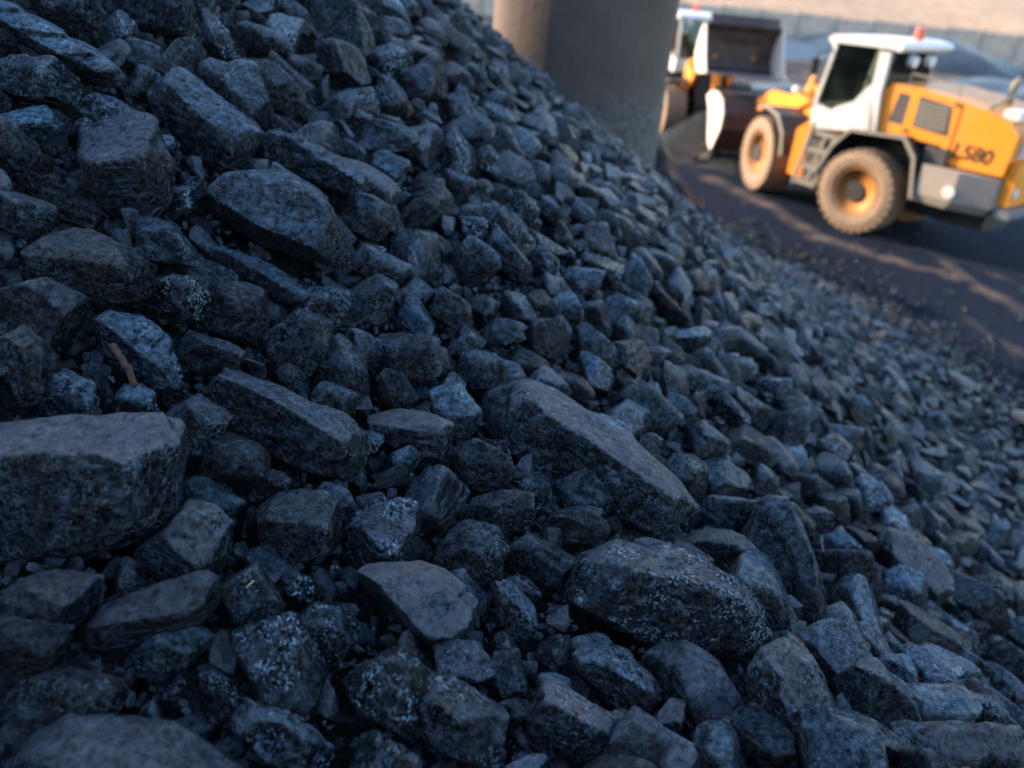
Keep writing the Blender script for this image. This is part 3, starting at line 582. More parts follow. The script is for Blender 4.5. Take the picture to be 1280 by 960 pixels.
# ------------------------------------------------------------------ body of the pile and the yard
def grid_mesh(name, xs, ys, zf, mat, tintf=None):
    X, Y = np.meshgrid(xs, ys); Z = zf(X, Y); V = np.stack([X, Y, Z], -1).reshape(-1, 3); nx, ny = len(xs), len(ys)
    i = np.arange(ny-1)[:, None]*nx + np.arange(nx-1)[None]; i = i.ravel()
    F = np.stack([i, i+1, i+1+nx, i+nx], 1)
    t = tintf(X, Y).reshape(-1, 4) if tintf is not None else None
    return link(name, mesh_np(name, V, F, True, t, V), mat)
def pile_z(X, Y):
    P = np.stack([X, Y, X*0], -1); return S(X, Y) - .26 + .05*fbm(P*2.2, 4, 40) + .03*fbm(P*9, 2, 44) - np.clip(.35-S(X, Y), 0, .35)*1.2
o = grid_mesh('coal_pile', np.arange(-22, 12, .11), np.arange(-8, 22, .11), pile_z, COAL, lambda X, Y: np.tile(TINT(.35, .1, .2), (X.size, 1)))
tag(o, 'body of fine black coal under the lumps of the big pile', 'coal pile', None, 'structure')

# tyre tracks and dust streaks on the yard: polylines on the ground
def segdist(X, Y, pts):
    D = np.full(X.shape, 1e9)
    for (a, b) in zip(pts[:-1], pts[1:]):
        ax, ay = a[0], a[1]; dx, dy = b[0]-ax, b[1]-ay; t = np.clip(((X-ax)*dx+(Y-ay)*dy)/(dx*dx+dy*dy), 0, 1)
        D = np.minimum(D, np.hypot(X-ax-t*dx, Y-ay-t*dy))
    return D
TR = [([ground(*p) for p in l], w, a, hgt) for l, w, a, hgt in [
 ([(885,222),(940,246),(990,276),(1030,300)], .30, 1., .05),
 ([(1030,298),(1090,318),(1170,340),(1290,392)], .26, .8, .06),
 ([(1090,296),(1160,316),(1230,338),(1290,366)], .22, .55, .05),
 ([(1180,330),(1235,368),(1285,398)], .16, .9, .10),
 ([(960,262),(1060,325),(1180,395),(1290,462)], .35, .22, .03),
 ([(1210,400),(1245,425),(1290,450)], .2, .5, .06),
 ([(880,215),(830,205),(800,196)], .5, .35, .02)]]
def yard_z(X, Y):
    P = np.stack([X, Y, X*0], -1); z = .018*fbm(P*.9, 4, 60) + .012*fbm(P*5, 3, 66)
    for pts, w, a, hgt in TR:
        D = segdist(X, Y, pts); z = z + hgt*.35*np.exp(-(D/w)**2*1.3)*(1+.5*noise(P*3, 5))
    return z*np.where(Y < 45, 1, .6)
def yard_t(X, Y):
    P = np.stack([X, Y, X*0], -1); n = fbm(P*.7, 4, 71); n2 = fbm(P*3.1, 3, 75)
    d = np.clip(.05+.08*n, 0, 1)
    for pts, w, a, hgt in TR:
        D = segdist(X, Y, pts); d = np.maximum(d, a*np.exp(-(D/(w*1.1))**2)*np.clip(.75+.5*n2, 0, 1.1))
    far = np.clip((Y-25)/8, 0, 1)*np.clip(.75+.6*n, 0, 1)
    return np.stack([d, n2*.5+.5, far, X*0+1], -1)
def yard_mat():
    m, nt, b = newmat('yard_dirt'); g = N(nt); v = g.n('ShaderNodeTexCoord').outputs['Object']
    at = g.n('ShaderNodeAttribute', attribute_name='tint'); sp = g.n('ShaderNodeSeparateColor'); g.l(at.outputs['Color'], sp.inputs[0])
    n1 = g.noise(v, 1.5, 8, .7); n2 = g.noise(v, 14, 6, .7)
    c = g.mix(g.ramp(n2, (.35, 0.), (.7, 1.)), (.004, .008, .017), (.012, .020, .040))
    c2 = g.mix(g.ramp(n1, (.35, 0.), (.65, 1.)), (.08, .062, .055), (.15, .118, .10))
    c = g.mix(g.ramp(g.math('ADD', sp.outputs[0], g.math('MULTIPLY', g.math('SUBTRACT', n2, .5), .35)), (.24, 0.), (.95, 1.)), c, c2)
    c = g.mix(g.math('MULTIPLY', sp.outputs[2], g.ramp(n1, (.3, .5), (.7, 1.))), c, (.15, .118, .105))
    g.l(c, b.inputs['Base Color']); b.inputs['Roughness'].default_value = .95; b.inputs['Specular IOR Level'].default_value = .08
    bp = g.n('ShaderNodeBump'); g.l(g.math('ADD', n2, g.math('MULTIPLY', n1, .7)), bp.inputs['Height']); bp.inputs['Strength'].default_value = .6; bp.inputs['Distance'].default_value = .05
    g.l(bp.outputs[0], b.inputs['Normal']); return m
YARD = yard_mat()
ys = np.concatenate([np.arange(-60, 4, 4.), np.arange(4, 32, .14), np.arange(32, 72, .5), np.arange(72, 700, 20.)])
xs = np.concatenate([np.arange(-400, -20, 20.), np.arange(-20, 0, 1.), np.arange(0, 18, .14), np.arange(18, 50, .6), np.arange(50, 500, 20.)])
o = grid_mesh('ground', xs, ys, yard_z, YARD, yard_t)
tag(o, 'dark coal-dusted yard with pale tyre streaks', 'ground', None, 'structure')

# embankment behind the fence: dry beige slope
def hill_mat():
    m, nt, b = newmat('dry_bank'); g = N(nt); v = g.n('ShaderNodeTexCoord').outputs['Object']
    n1 = g.noise(v, .5, 8, .7); n2 = g.noise(v, 3.0, 6, .75)
    mp = g.n('ShaderNodeMapping'); g.l(v, mp.inputs[0]); mp.inputs['Scale'].default_value = (1.2, .12, .12); n3 = g.noise(mp.outputs[0], 2.0, 5, .6)
    c = g.mix(g.ramp(n1, (.35, 0.), (.65, 1.)), (.31, .195, .11), (.50, .34, .215)); c = g.mix(g.ramp(n2, (.5, 0.), (.75, .7)), c, (.28, .23, .17))
    c = g.mix(g.ramp(n3, (.5, 0.), (.75, .6)), c, (.62, .52, .45))
    g.l(c, b.inputs['Base Color']); b.inputs['Roughness'].default_value = .95
    bp = g.n('ShaderNodeBump'); g.l(n2, bp.inputs['Height']); bp.inputs['Strength'].default_value = .8; bp.inputs['Distance'].default_value = .4; g.l(bp.outputs[0], b.inputs['Normal']); return m
FE0 = ground(850, 42); FE1 = ground(1280, 82); FD = (FE1-FE0)/np.linalg.norm(FE1-FE0); FN = np.array([-FD[1], FD[0], 0])
def hill_pts():
    us = np.arange(-260, 420, 2.5); vs = np.concatenate([np.arange(0, 60, 1.0), np.arange(60, 200, 4.0), np.arange(200, 760, 20.0)])
    U_, V_ = np.meshgrid(us, vs); Pn = np.stack([U_, V_, U_*0], -1)
    H_ = V_*.012 + np.clip(V_, 0, 3)/3*(.45*fbm(Pn*.09, 4, 80)+.12*fbm(Pn*.6, 3, 82)) + .1
    X = FE0[0]+FD[0]*U_+FN[0]*(V_+1.0); Y = FE0[1]+FD[1]*U_+FN[1]*(V_+1.0)
    V = np.stack([X, Y, H_], -1).reshape(-1, 3); nx, ny = len(us), len(vs)
    i = (np.arange(ny-1)[:, None]*nx+np.arange(nx-1)[None]).ravel(); return V, np.stack([i, i+1, i+1+nx, i+nx], 1)
V, F = hill_pts(); o = link('field', mesh_np('field', V, F, True), hill_mat()); tag(o, 'dry beige sunlit field stretching away behind the concrete fence', 'field', None, 'structure')

# ------------------------------------------------------------------ small mesh helpers for built things
def bm_obj(name, bm, mat, parent=None, smooth=False, bevel=0.0, seg=2):
    if bevel > 0:
        es = [e for e in bm.edges if len(e.link_faces) == 2 and e.calc_face_angle(0) > R(25)]
        bmesh.ops.bevel(bm, geom=es, offset=bevel, segments=seg, affect='EDGES', profile=.6, clamp_overlap=True)
    bmesh.ops.recalc_face_normals(bm, faces=bm.faces)
    me = bpy.data.meshes.new(name); bm.to_mesh(me); bm.free()
    if smooth: 
        for p in me.polygons: p.use_smooth = True
    return link(name, me, mat, parent)
def prism(prof, y0, y1, bm=None):
    """profile in X-Z, run along Y"""
    bm = bm or bmesh.new(); a = [bm.verts.new((x, y0, z)) for x, z in prof]; b = [bm.verts.new((x, y1, z)) for x, z in prof]; n = len(prof)
    bm.faces.new(a); bm.faces.new(b[::-1])
    for i in range(n): bm.faces.new((a[i], b[i], b[(i+1) % n], a[(i+1) % n]))
    return bm
def box(x0, x1, y0, y1, z0, z1, bm=None): return prism([(x0, z0), (x1, z0), (x1, z1), (x0, z1)], y0, y1, bm)
def tube(pts, r, bm=None, seg=10):
    bm = bm or bmesh.new(); pts = [Vector(p) for p in pts]; rings = []
    for i, p in enumerate(pts):
        d = (pts[min(i+1, len(pts)-1)]-pts[max(i-1, 0)]).normalized(); u = d.orthogonal().normalized(); w = d.cross(u)
        if rings:
            u = (lastu-d*lastu.dot(d)).normalized(); w = d.cross(u)
        lastu = u; rings.append([bm.verts.new(p+(u*math.cos(t)+w*math.sin(t))*r) for t in [2*math.pi*k/seg for k in range(seg)]])
    for a, b in zip(rings[:-1], rings[1:]):
        for k in range(seg): bm.faces.new((a[k], a[(k+1) % seg], b[(k+1) % seg], b[k]))
    bm.faces.new(rings[0][::-1]); bm.faces.new(rings[-1]); return bm
def lathe_y(prof, seg=48, bm=None, closed=False):
    """profile (radius, y) turned about the Y axis"""
    bm = bm or bmesh.new(); rings = []
    for r, y in prof: rings.append([bm.verts.new((r*math.cos(t), y, r*math.sin(t))) for t in [2*math.pi*k/seg for k in range(seg)]])
    for a, b in zip(rings[:-1], rings[1:]):
        for k in range(seg): bm.faces.new((a[k], a[(k+1) % seg], b[(k+1) % seg], b[k]))
    if closed:
        for k in range(seg): bm.faces.new((rings[-1][k], rings[-1][(k+1) % seg], rings[0][(k+1) % seg], rings[0][k]))
    else: bm.faces.new(rings[0]); bm.faces.new(rings[-1][::-1])
    return bm

# ------------------------------------------------------------------ the round pillar standing in the far flank of the pile
def pillar_mat():
    m, nt, b = newmat('shade_painted_concrete'); g = N(nt); tc = g.n('ShaderNodeTexCoord'); v = tc.outputs['Object']
    sx = g.n('ShaderNodeSeparateXYZ'); g.l(v, sx.inputs[0])
    n1 = g.noise(v, 1.2, 6, .65); n2 = g.noise(v, 14, 6, .7)
    mp = g.n('ShaderNodeMapping'); g.l(v, mp.inputs[0]); mp.inputs['Scale'].default_value = (5, 5, .35); n3 = g.noise(mp.outputs[0], 1.6, 5, .6)
    c = g.mix(g.ramp(n1, (.35, 0.), (.7, 1.)), (.20, .145, .11), (.28, .21, .16)); side_shade = g.ramp(g.math('ADD', sx.outputs[0], g.math('MULTIPLY', n3, .5)), (.0, 0.), (.0, 0.))
    sm_ = g.math('ADD', g.math('MULTIPLY', sx.outputs[0], .55), g.math('ADD', g.math('MULTIPLY', n3, .45), .74))  # shaded side painted dark, pale strip kept on the sunny edge
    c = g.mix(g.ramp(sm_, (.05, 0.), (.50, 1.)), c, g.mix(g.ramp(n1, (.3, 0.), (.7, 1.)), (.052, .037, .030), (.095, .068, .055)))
    low = g.ramp(g.math('ADD', sx.outputs[2], g.math('MULTIPLY', n2, .1)), (2.87/10, 1.), (2.93/10, 0.))
    m10 = g.math('DIVIDE', g.math('ADD', sx.outputs[2], g.math('MULTIPLY', n2, .15)), 10.0)
    low = g.ramp(g.math('ADD', m10, g.math('MULTIPLY', n1, .03)), (.300, 1.), (.325, 0.))
    c = g.mix(low, c, g.mix(g.ramp(n2, (.42, 0.), (.62, 1.)), (.045, .040, .039), (.125, .108, .100)))
    g.l(c, b.inputs['Base Color']); b.inputs['Roughness'].default_value = .8
    bp = g.n('ShaderNodeBump'); g.l(g.math('ADD', n2, n3), bp.inputs['Height']); bp.inputs['Strength'].default_value = .5; bp.inputs['Distance'].default_value = .03; g.l(bp.outputs[0], b.inputs['Normal']); return m
pc = ray(725, 70); pc = CP + pc*(12.4/pc[1]); PR = 1.18
bm = bmesh.new(); segs = 96; rings = []
for z, rr_ in [(-.2, PR+.02), (2.7, PR+.02), (3.1, PR), (6, PR), (12, PR)]:
    rings.append([bm.verts.new((rr_*math.cos(2*math.pi*k/segs), rr_*math.sin(2*math.pi*k/segs), z)) for k in range(segs)])
for a, b in zip(rings[:-1], rings[1:]):
    for k in range(segs): bm.faces.new((a[k], a[(k+1) % segs], b[(k+1) % segs], b[k]))
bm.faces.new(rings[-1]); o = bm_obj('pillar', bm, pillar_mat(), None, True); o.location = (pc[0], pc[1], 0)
tag(o, 'thick round concrete pillar with its shaded side painted dark, rising from the far side of the pile', 'pillar')

# ------------------------------------------------------------------ heaps of fine coal
FINE = coal_material('fine_coal', 1.6)
def heap(x, y, r, h, seed, label, t=(.5, .3, .1), lift=0.0, k=.75):
    n = 46; u = np.linspace(-1.25, 1.25, n)*r; X, Y = np.meshgrid(u, u); P = np.stack([X, Y, X*0], -1); d = np.hypot(X, Y)/r*(1+.18*noise(P*1.1/r*2, seed))
    Z = h*np.maximum(0, 1-np.sqrt(d*d+.01))**k*1.0 + .06*h*fbm(P*2.5/r*1.6, 4, seed+3) - .22*np.maximum(d-.9, 0)*h - .05
    V = np.stack([X, Y, Z], -1).reshape(-1, 3); i = (np.arange(n-1)[:, None]*n+np.arange(n-1)[None]).ravel(); F = np.stack([i, i+1, i+1+n, i+n], 1)
    o = link('coal_heap', mesh_np('coal_heap', V, F, True, TINT(*t), V), FINE, None, (x, y, lift)); return tag(o, label, 'coal heap', 'heaps of fine coal in the yard')
heap(1.7, 14.8, 1.5, 2.2, 3, 'small pointed heap of fine black coal at the foot of the pillar', (.06, .0, .05))
p = ground(905, 200); heap(p[0], p[1], 1.5, .45, 8, 'low black heap between the pillar and the front wheel of the near loader', (.15, .05, .1))
f = lambda px, py, z=0: ground(px, py, z)
p = f(1165, 80); heap(p[0], p[1], 6.0, 1.7, 12, 'broad blue-grey coal heap against the fence behind the loader cab', (.25, .1, .0))
heap(4.35, 23.3, 1.4, 1.25, 41, 'dark heap in front of the wheels of the far loader', (.04, .0, .05))
for args in ((1.0, -11.5, 12.5, 12.0, 43, 'added coal bank behind the viewpoint that blocks low sky light', (.3, .1, .2)), (15.0, -9.0, 10.0, 8.0, 47, 'lower added bank behind the viewpoint, blocking sky light on the yard side', (.3, .1, .2))):
    o = heap(*args); o.name = 'sky_block_bank'; o['kind'] = 'structure'; del o['category']; del o['group']  # unseen banks added to cut the low sky light on the pile
p = f(1240, 122); heap(p[0], p[1], 3.4, 1.0, 15, 'dark low coal heap behind the engine hood of the near loader', (.8, .2, .0))
p = f(1075, 66); heap(p[0], p[1], 5.0, 1.2, 19, 'long low dark heap along the fence behind the cab roof', (1.2, .2, .0))
p = f(990, 122); heap(p[0], p[1], 2.4, .6, 23, 'small dark heap just beyond the lift arm of the near loader', (.6, .2, .0))
p = f(940, 56); heap(p[0], p[1], 7, .8, 27, 'flat dark heap by the fence beyond the far loader', (.8, .2, .0))
p = f(1330, 150); heap(p[0], p[1], 4, 1.5, 31, 'dark coal heap at the right edge behind the engine hood', (.6, .2, .0))

# ------------------------------------------------------------------ concrete panel fence
CONC = simple('grey_concrete', (.58, .44, .34), .85, var=.22, scale=1.5, bump=.3, dirt=(.13, .13, .135), dirtf=.8)
CONP = simple('post_concrete', (.22, .21, .20), .85, var=.2, scale=2, bump=.3)
fence = link('fence', None, loc=(FE0[0], FE0[1], 0)); fence.rotation_euler = (0, 0, math.atan2(FD[1], FD[0]))
tag(fence, 'long grey concrete panel fence at the edge of the dry beige field', 'fence')
pm = None; qm = None; r_ = random.Random(4)
for k in range(-16, 22):
    if pm is None:
        bm = box(.06, 2.44, -.05, .05, -.1, 1.78); a = bm_obj('panel', bm, CONC, fence, bevel=.02); pm = a.data
        bm = box(-.075, .075, -.10, .10, -.1, 1.90); b = bm_obj('post', bm, CONP, fence, bevel=.015); qm = b.data
    else: a = link('panel', pm, None, fence); b = link('post', qm, None, fence)
    a.location = (k*2.5, r_.uniform(-.03, .03), r_.uniform(-.04, .04)); b.location = (k*2.5, 0, r_.uniform(-.02, .05)); a.rotation_euler = (0, r_.uniform(-.006, .006), 0)

# ------------------------------------------------------------------ wheel loaders
YEL = simple('yellow_paint', (.86, .27, .008), .42, var=.10, scale=1.6, bump=.04, dirt=(.30, .17, .07), dirtf=.35)
WHT = simple('white_paint', (.62, .60, .58), .4, var=.06, scale=2, bump=.03, dirt=(.40, .34, .30), dirtf=.35)
DKG = simple('dark_grey_plastic', (.035, .037, .042), .6, var=.3, scale=4, bump=.1, dirt=(.12, .10, .085), dirtf=.5)
BLK = simple('black_steel', (.018, .017, .017), .6, var=.3, scale=4, bump=.1)
GRY = simple('grey_paint', (.29, .255, .22), .5, var=.15, scale=2, bump=.08, dirt=(.30, .24, .18), dirtf=.7)
TYR = simple('dusty_rubber', (.34, .225, .14), .9, var=.3, scale=4, bump=.4, dirt=(.09, .07, .055), dirtf=.75)
RIM = simple('rim_paint', (.46, .17, .03), .55, var=.25, scale=6, bump=.1, dirt=(.20, .12, .06), dirtf=.6)
STP = simple('step_steel', (.26, .24, .19), .6, var=.2, scale=6, bump=.1, dirt=(.08, .07, .06), dirtf=.5)
BKT = simple('bucket_steel', (.028, .023, .022), .55, var=.4, scale=3, bump=.2, dirt=(.14, .07, .05), dirtf=.5)
SIDE = simple('sunlit_bucket_side', (.72, .62, .54), .5, var=.15, scale=4, bump=.05, dirt=(.45, .33, .25), dirtf=.4)  # pale colour puts the sunlight on the bucket sides into the paint
LIPM = simple('polished_edge_steel', (.42, .46, .52), .3, metal=.8, var=.15, scale=5, bump=.05)
LGT = simple('lamp_glass', (.75, .75, .74), .2, var=.05, scale=3, bump=0)
REDB = simple('red_beacon', (.65, .12, .08), .25, var=.05, scale=3, bump=0)
OLV = simple('seat_fabric', (.16, .16, .10), .8, var=.2, scale=5, bump=.1)
LETT = simple('black_lettering', (.035, .020, .012), .5, var=.2, scale=8, bump=0)
def glass_mat():
    m, nt, b = newmat('cab_glass'); b.inputs['Base Color'].default_value = (.55, .62, .58, 1); b.inputs['Transmission Weight'].default_value = 0
    g = N(nt); tr = g.n('ShaderNodeBsdfTransparent'); tr.inputs[0].default_value = (.62, .68, .62, 1); gl = g.n('ShaderNodeBsdfGlossy'); gl.inputs['Roughness'].default_value = .05
    fr = g.n('ShaderNodeFresnel'); fr.inputs[0].default_value = 1.5; mx = g.n('ShaderNodeMixShader'); g.l(fr.outputs[0], mx.inputs[0]); g.l(tr.outputs[0], mx.inputs[1]); g.l(gl.outputs[0], mx.inputs[2])
    g.l(mx.outputs[0], nt.nodes['Material Output'].inputs[0]); return m
GLS = glass_mat()

def tyre_bm(rad=.80, w=.62):
    h = w/2
    prof = [(rad*.56, -h*.80), (rad*.62, -h*.98), (rad*.78, -h*1.04), (rad*.92, -h*.97), (rad*.965, -h*.80), (rad*.97, 0), (rad*.965, h*.80), (rad*.92, h*.97), (rad*.78, h*1.04), (rad*.62, h*.98), (rad*.56, h*.80)]
    bm = lathe_y(prof, 64, closed=True)
    n = 30
    for k in range(n):            # chunky tread lugs, set alternately from the two shoulders
        for sgn in (-1, 1):
            t0 = 2*math.pi*(k+(.5 if sgn > 0 else 0))/n; dt = 2*math.pi/n*.30; sk = .10
            vs = []
            for rr_ in (rad*.93, rad*1.0):
                for (tt, yy) in ((-dt, h*1.0*sgn), (dt, h*1.0*sgn), (dt+sk, .02*sgn), (-dt+sk, .02*sgn)):
                    r2 = rr_ if abs(yy) < h*.5 else rr_*(.985 if rr_ > rad*.95 else 1)
                    vs.append(bm.verts.new((r2*math.cos(t0+tt), yy, r2*math.sin(t0+tt))))
            a, b = vs[:4], vs[4:]
            bm.faces.new(b)
            for q in range(4): bm.faces.new((a[q], a[(q+1) % 4], b[(q+1) % 4], b[q]))
    return bm
def rim_bm(rad=.80, w=.62):
    h = w/2; R0 = rad*.565
    return lathe_y([(R0, h*.86), (R0*.97, h*.90), (R0*.90, h*.80), (R0*.80, h*.30), (R0*.62, h*.12), (R0*.45, h*.16), (R0*.42, h*.42), (R0*.20, h*.46), (.001, h*.46)], 40)
W_TY = W_RIM = None
def add_wheel(root, M, x, y, flip):
    """wheel > tyre, rim, hub bolts"""
    global W_TY, W_RIM
    w = link('wheel', None, None, root)
    w.matrix_local = M @ Matrix.Translation((x, y, .80)) @ Matrix.Rotation(0 if flip > 0 else math.pi, 4, 'Z')
    if W_TY is None:
        t = bm_obj('tyre', tyre_bm(), TYR, w); [setattr(p, 'use_smooth', False) for p in t.data.polygons]; W_TY = t.data
        r = bm_obj('rim', rim_bm(), RIM, w, True); W_RIM = r.data
        bm = bmesh.new()
        for k in range(12): a = k*math.pi/6; bm = lathe_at(bm, .245*math.cos(a), .245*math.sin(a))
        tube([(0, .02, 0), (0, .30, 0)], .19, bm, 20); h = bm_obj('hub', bm, BLK, w); add_wheel.h = h.data
    else: link('tyre', W_TY, None, w); link('rim', W_RIM, None, w); link('hub', add_wheel.h, None, w)
    return w
def lathe_at(bm, cx, cz, r=.022, y0=.04, y1=.12):
    a = [bm.verts.new((cx+r*math.cos(t), y0, cz+r*math.sin(t))) for t in [k*math.pi/3 for k in range(6)]]
    b = [bm.verts.new((cx+r*math.cos(t), y1, cz+r*math.sin(t))) for t in [k*math.pi/3 for k in range(6)]]
    for k in range(6): bm.faces.new((a[k], a[(k+1) % 6], b[(k+1) % 6], b[k]))
    bm.faces.new(b); return bm
def build_loader(name, label, rear_xy, rear_head, front_xy, front_head, bucket_z, bucket_tilt, model=None, bw=1.42, pointed=False, black_frame=False):
    root = link(name, None, loc=(rear_xy[0], rear_xy[1], 0)); tag(root, label, 'wheel loader')
    def fr(xy, h): return Matrix.Translation((xy[0]-rear_xy[0], xy[1]-rear_xy[1], 0)) @ Matrix.Rotation(R(h)+math.pi/2, 4, 'Z')
    MR, MF = fr(rear_xy, rear_head), fr(front_xy, front_head)
    def P(nm, bm, mat, M=MR, bevel=.02, smooth=False, par=None):
        o = bm_obj(nm, bm, mat, par or root, smooth, bevel)
        if par is None: o.matrix_local = M
        return o
    # ---- rear frame
    for y in (1, -1): add_wheel(root, MR, 0, y*1.02, y)
    P('chassis', box(-2.2, 1.3, -.55, .55, .55, 1.25), BLK)
    P('rear_axle', tube([(0, -.8, .8), (0, .8, .8)], .17), BLK, bevel=0)
    hood = [(.02, 1.93), (.02, 2.80), (-.55, 2.80), (-1.2, 2.75), (-1.8, 2.66), (-2.25, 2.54), (-2.46, 2.36), (-2.42, 1.66), (-1.45, 1.64), (-1.22, 1.93)]
    hd = P('engine_hood', prism(hood, -1.02, 1.02), YEL, bevel=.05)
    # air intake and grille on both sides, set in dark frames
    for s in (1, -1):
        y0, y1 = (1.0, 1.022) if s > 0 else (-1.022, -1.0)
        P('vent_panel', prism([(-.12, 2.14), (-.20, 2.68), (-.42, 2.66), (-.42, 2.12)], y0, y1), DKG, par=hd, bevel=.004)
        P('grille_frame', prism([(-.60, 2.14), (-.60, 2.68), (-1.22, 2.62), (-1.30, 2.10)], y0, y1), DKG, par=hd, bevel=.004)
        for k in range(8):
            z = 2.17+k*.056; o = bm_obj('slat', box(-1.23+.004*k, -.64, y0+(.004*s), y1+(.022*s), z, z+.026), STP, hd)
        P('panel_seam', prism([(-1.42, 1.70), (-1.44, 1.70), (-2.12, 2.46), (-2.10, 2.46)], y0-.001*s, y1-.016*s if s > 0 else y1+.016), BLK, par=hd, bevel=0)
        P('panel_seam', prism([(-1.86, 1.70), (-1.88, 1.70), (-2.34, 2.28), (-2.32, 2.28)], y0-.001*s, y1-.016*s if s > 0 else y1+.016), BLK, par=hd, bevel=0)
    for k in range(7):
        z = 1.98+k*.085; bm_obj('louvre', box(-2.52, -2.44, -.80, .80, z, z+.05), WHT, hd, bevel=.008)
    P('tail_panel', box(-2.62, -2.43, -.92, .92, 1.16, 1.92), YEL, par=hd)
    P('rear_bumper', box(-2.72, -2.44, -.95, .95, .96, 1.12), LIPM, par=hd)
    for y in (.78, -.78): P('tail_light', tube([(-2.60, y, 1.40), (-2.66, y, 1.40)], .08, seg=16), LGT, par=hd, bevel=0)
    for s in (1, -1):
        ys_ = (1.018, 1.032) if s > 0 else (-1.032, -1.018)
        P('hood_seam', box(-1.40, -1.385, ys_[0], ys_[1], 1.68, 2.68), BLK, par=hd, bevel=0)
        for (hx, hz) in ((-.50, 2.05), (-1.30, 2.66)): P('latch', box(hx-.05, hx+.05, ys_[0], ys_[1]+.01*s, hz-.025, hz+.025), BLK, par=hd, bevel=.004)
    P('roof_rail', tube([(-.3, .96, 2.80), (-.3, .96, 3.02), (-1.25, .96, 2.97), (-1.25, .96, 2.76)], .016), STP, bevel=0)
    for y in (.2, -.15): P('hose', tube([(1.3, y, 1.2), (1.6, y+.05, 1.45), (1.95, y, 1.25), (2.2, y, 1.1)], .03), BLK, bevel=0, smooth=True)
    P('service_box', box(-2.30, -2.02, .35, .82, 2.56, 2.72), WHT, bevel=.03)
    P('exhaust_pipe', tube([(-1.55, -.45, 2.66), (-1.55, -.45, 3.0), (-1.62, -.45, 3.12)], .07), STP, bevel=0, smooth=True)
    P('hand_bar', tube([(-1.66, .75, 2.60), (-2.00, .50, 2.94)], .032), STP, bevel=0, smooth=True)
    if model:
        cu = bpy.data.curves.new('number', 'FONT'); cu.body = model; cu.size = .36; cu.extrude = .004; cu.shear = .15; cu.offset = .006
        t_ = bpy.data.objects.new('number', cu); COL.objects.link(t_); dg = bpy.context.evaluated_depsgraph_get(); me = bpy.data.meshes.new_from_object(t_.evaluated_get(dg)); bpy.data.objects.remove(t_)
        t = link('lettering', me, LETT, hd); t.matrix_local = Matrix.Translation((-1.44, 1.026, 1.80)) @ Matrix(((-1, 0, 0, 0), (0, 0, 1, 0), (0, 1, 0, 0), (0, 0, 0, 1)))
    # counterweight with chamfered rear corners
    bm = bmesh.new(); pl = [(-1.12, 1.27), (-1.80, 1.27), (-2.40, 1.02), (-2.46, .8), (-2.46, -.8), (-2.40, -1.02), (-1.80, -1.27), (-1.12, -1.27)]
    lo = [bm.verts.new((x*.95, y*.96, .93)) for x, y in pl]; hi = [bm.verts.new((x, y, 1.08)) for x, y in pl]; tp = [bm.verts.new((x, y*.99, 1.60)) for x, y in pl]
    bm.faces.new(lo[::-1]); bm.faces.new(tp)
    for a, b in ((lo, hi), (hi, tp)):
        for k in range(8): bm.faces.new((a[k], a[(k+1) % 8], b[(k+1) % 8], b[k]))
    cw = P('counterweight', bm, GRY, bevel=.04)
    for s in (1, -1):
        P('disc', tube([(-1.72, 1.262*s, 1.24), (-1.72, 1.285*s, 1.24)], .115, seg=20), WHT, par=cw, bevel=0)
        P('battery_door', box(-1.42, -1.02, .98*s, 1.12*s, 1.62, 1.90), DKG, par=cw)
    P('tow_hook', box(-2.70, -2.44, -.12, .12, .98, 1.14), BLK, par=cw)
    # rear wheel arches: hollow mudguards open to the sides
    def arch(x0, prof_o, prof_i, s, nm, mat, M):
        y0, y1 = (.62, 1.30) if s > 0 else (-1.30, -.62)
        bm = bmesh.new(); n = len(prof_o)
        vs = [[bm.verts.new((x0+x, y, z)) for x, z in pr] for pr in (prof_o, prof_i) for y in (y0, y1)]
        oa, ob, ia, ib = vs
        for k in range(n-1):
            bm.faces.new((oa[k], oa[k+1], ob[k+1], ob[k])); bm.faces.new((ia[k], ib[k], ib[k+1], ia[k+1])); bm.faces.new((oa[k], ia[k], ia[k+1], oa[k+1])); bm.faces.new((ob[k], ob[k+1], ib[k+1], ib[k]))
        for k in (0, n-1): bm.faces.new((oa[k], ob[k], ib[k], ia[k]))
        return P(nm, bm, mat, M, bevel=.008)
    po = [(.98, .95), (.72, 1.55), (.42, 1.90), (-.68, 1.98), (-.96, 1.68), (-1.12, .98)]; pi = [(.93, .95), (.68, 1.52), (.40, 1.85), (-.65, 1.93), (-.91, 1.66), (-1.06, .98)]
    for s in (1, -1):
        mg = arch(0, po, pi, s, 'mudguard', BLK, MR)
        lip_o = [(x*1.012, z+.012) for x, z in po]; lip_i = [(x*.955, z-.045) for x, z in po]
        P('guard_edge', prism(lip_o+lip_i[::-1], *((1.295, 1.325) if s > 0 else (-1.325, -1.295))), STP, par=mg, bevel=.004)
    for s in (1, -1): P('wheel_housing', prism([(.93, .95), (.68, 1.52), (.40, 1.85), (-.65, 1.93), (-.91, 1.66), (-1.06, .98)], .56*s, .62*s), BLK, bevel=0)
    # steps up to the cab
    st = P('step_frame', prism([(.98, 1.86), (1.06, 1.86), (1.28, .62), (1.20, .62)], .98, 1.03), STP, bevel=.006)
    P('step_rail', prism([(.66, 1.72), (.73, 1.72), (.98, .62), (.91, .62)], 1.24, 1.29), STP, par=st, bevel=.006)
    P('step_rail', prism([(1.20, 1.86), (1.27, 1.86), (1.44, .62), (1.37, .62)], 1.24, 1.29), STP, par=st, bevel=.006)
    for k in range(4):
        z = .64+k*.33; x = 1.40-k*.08; P('tread', box(x-.46, x, .92, 1.29, z, z+.07), STP, par=st, bevel=.006)
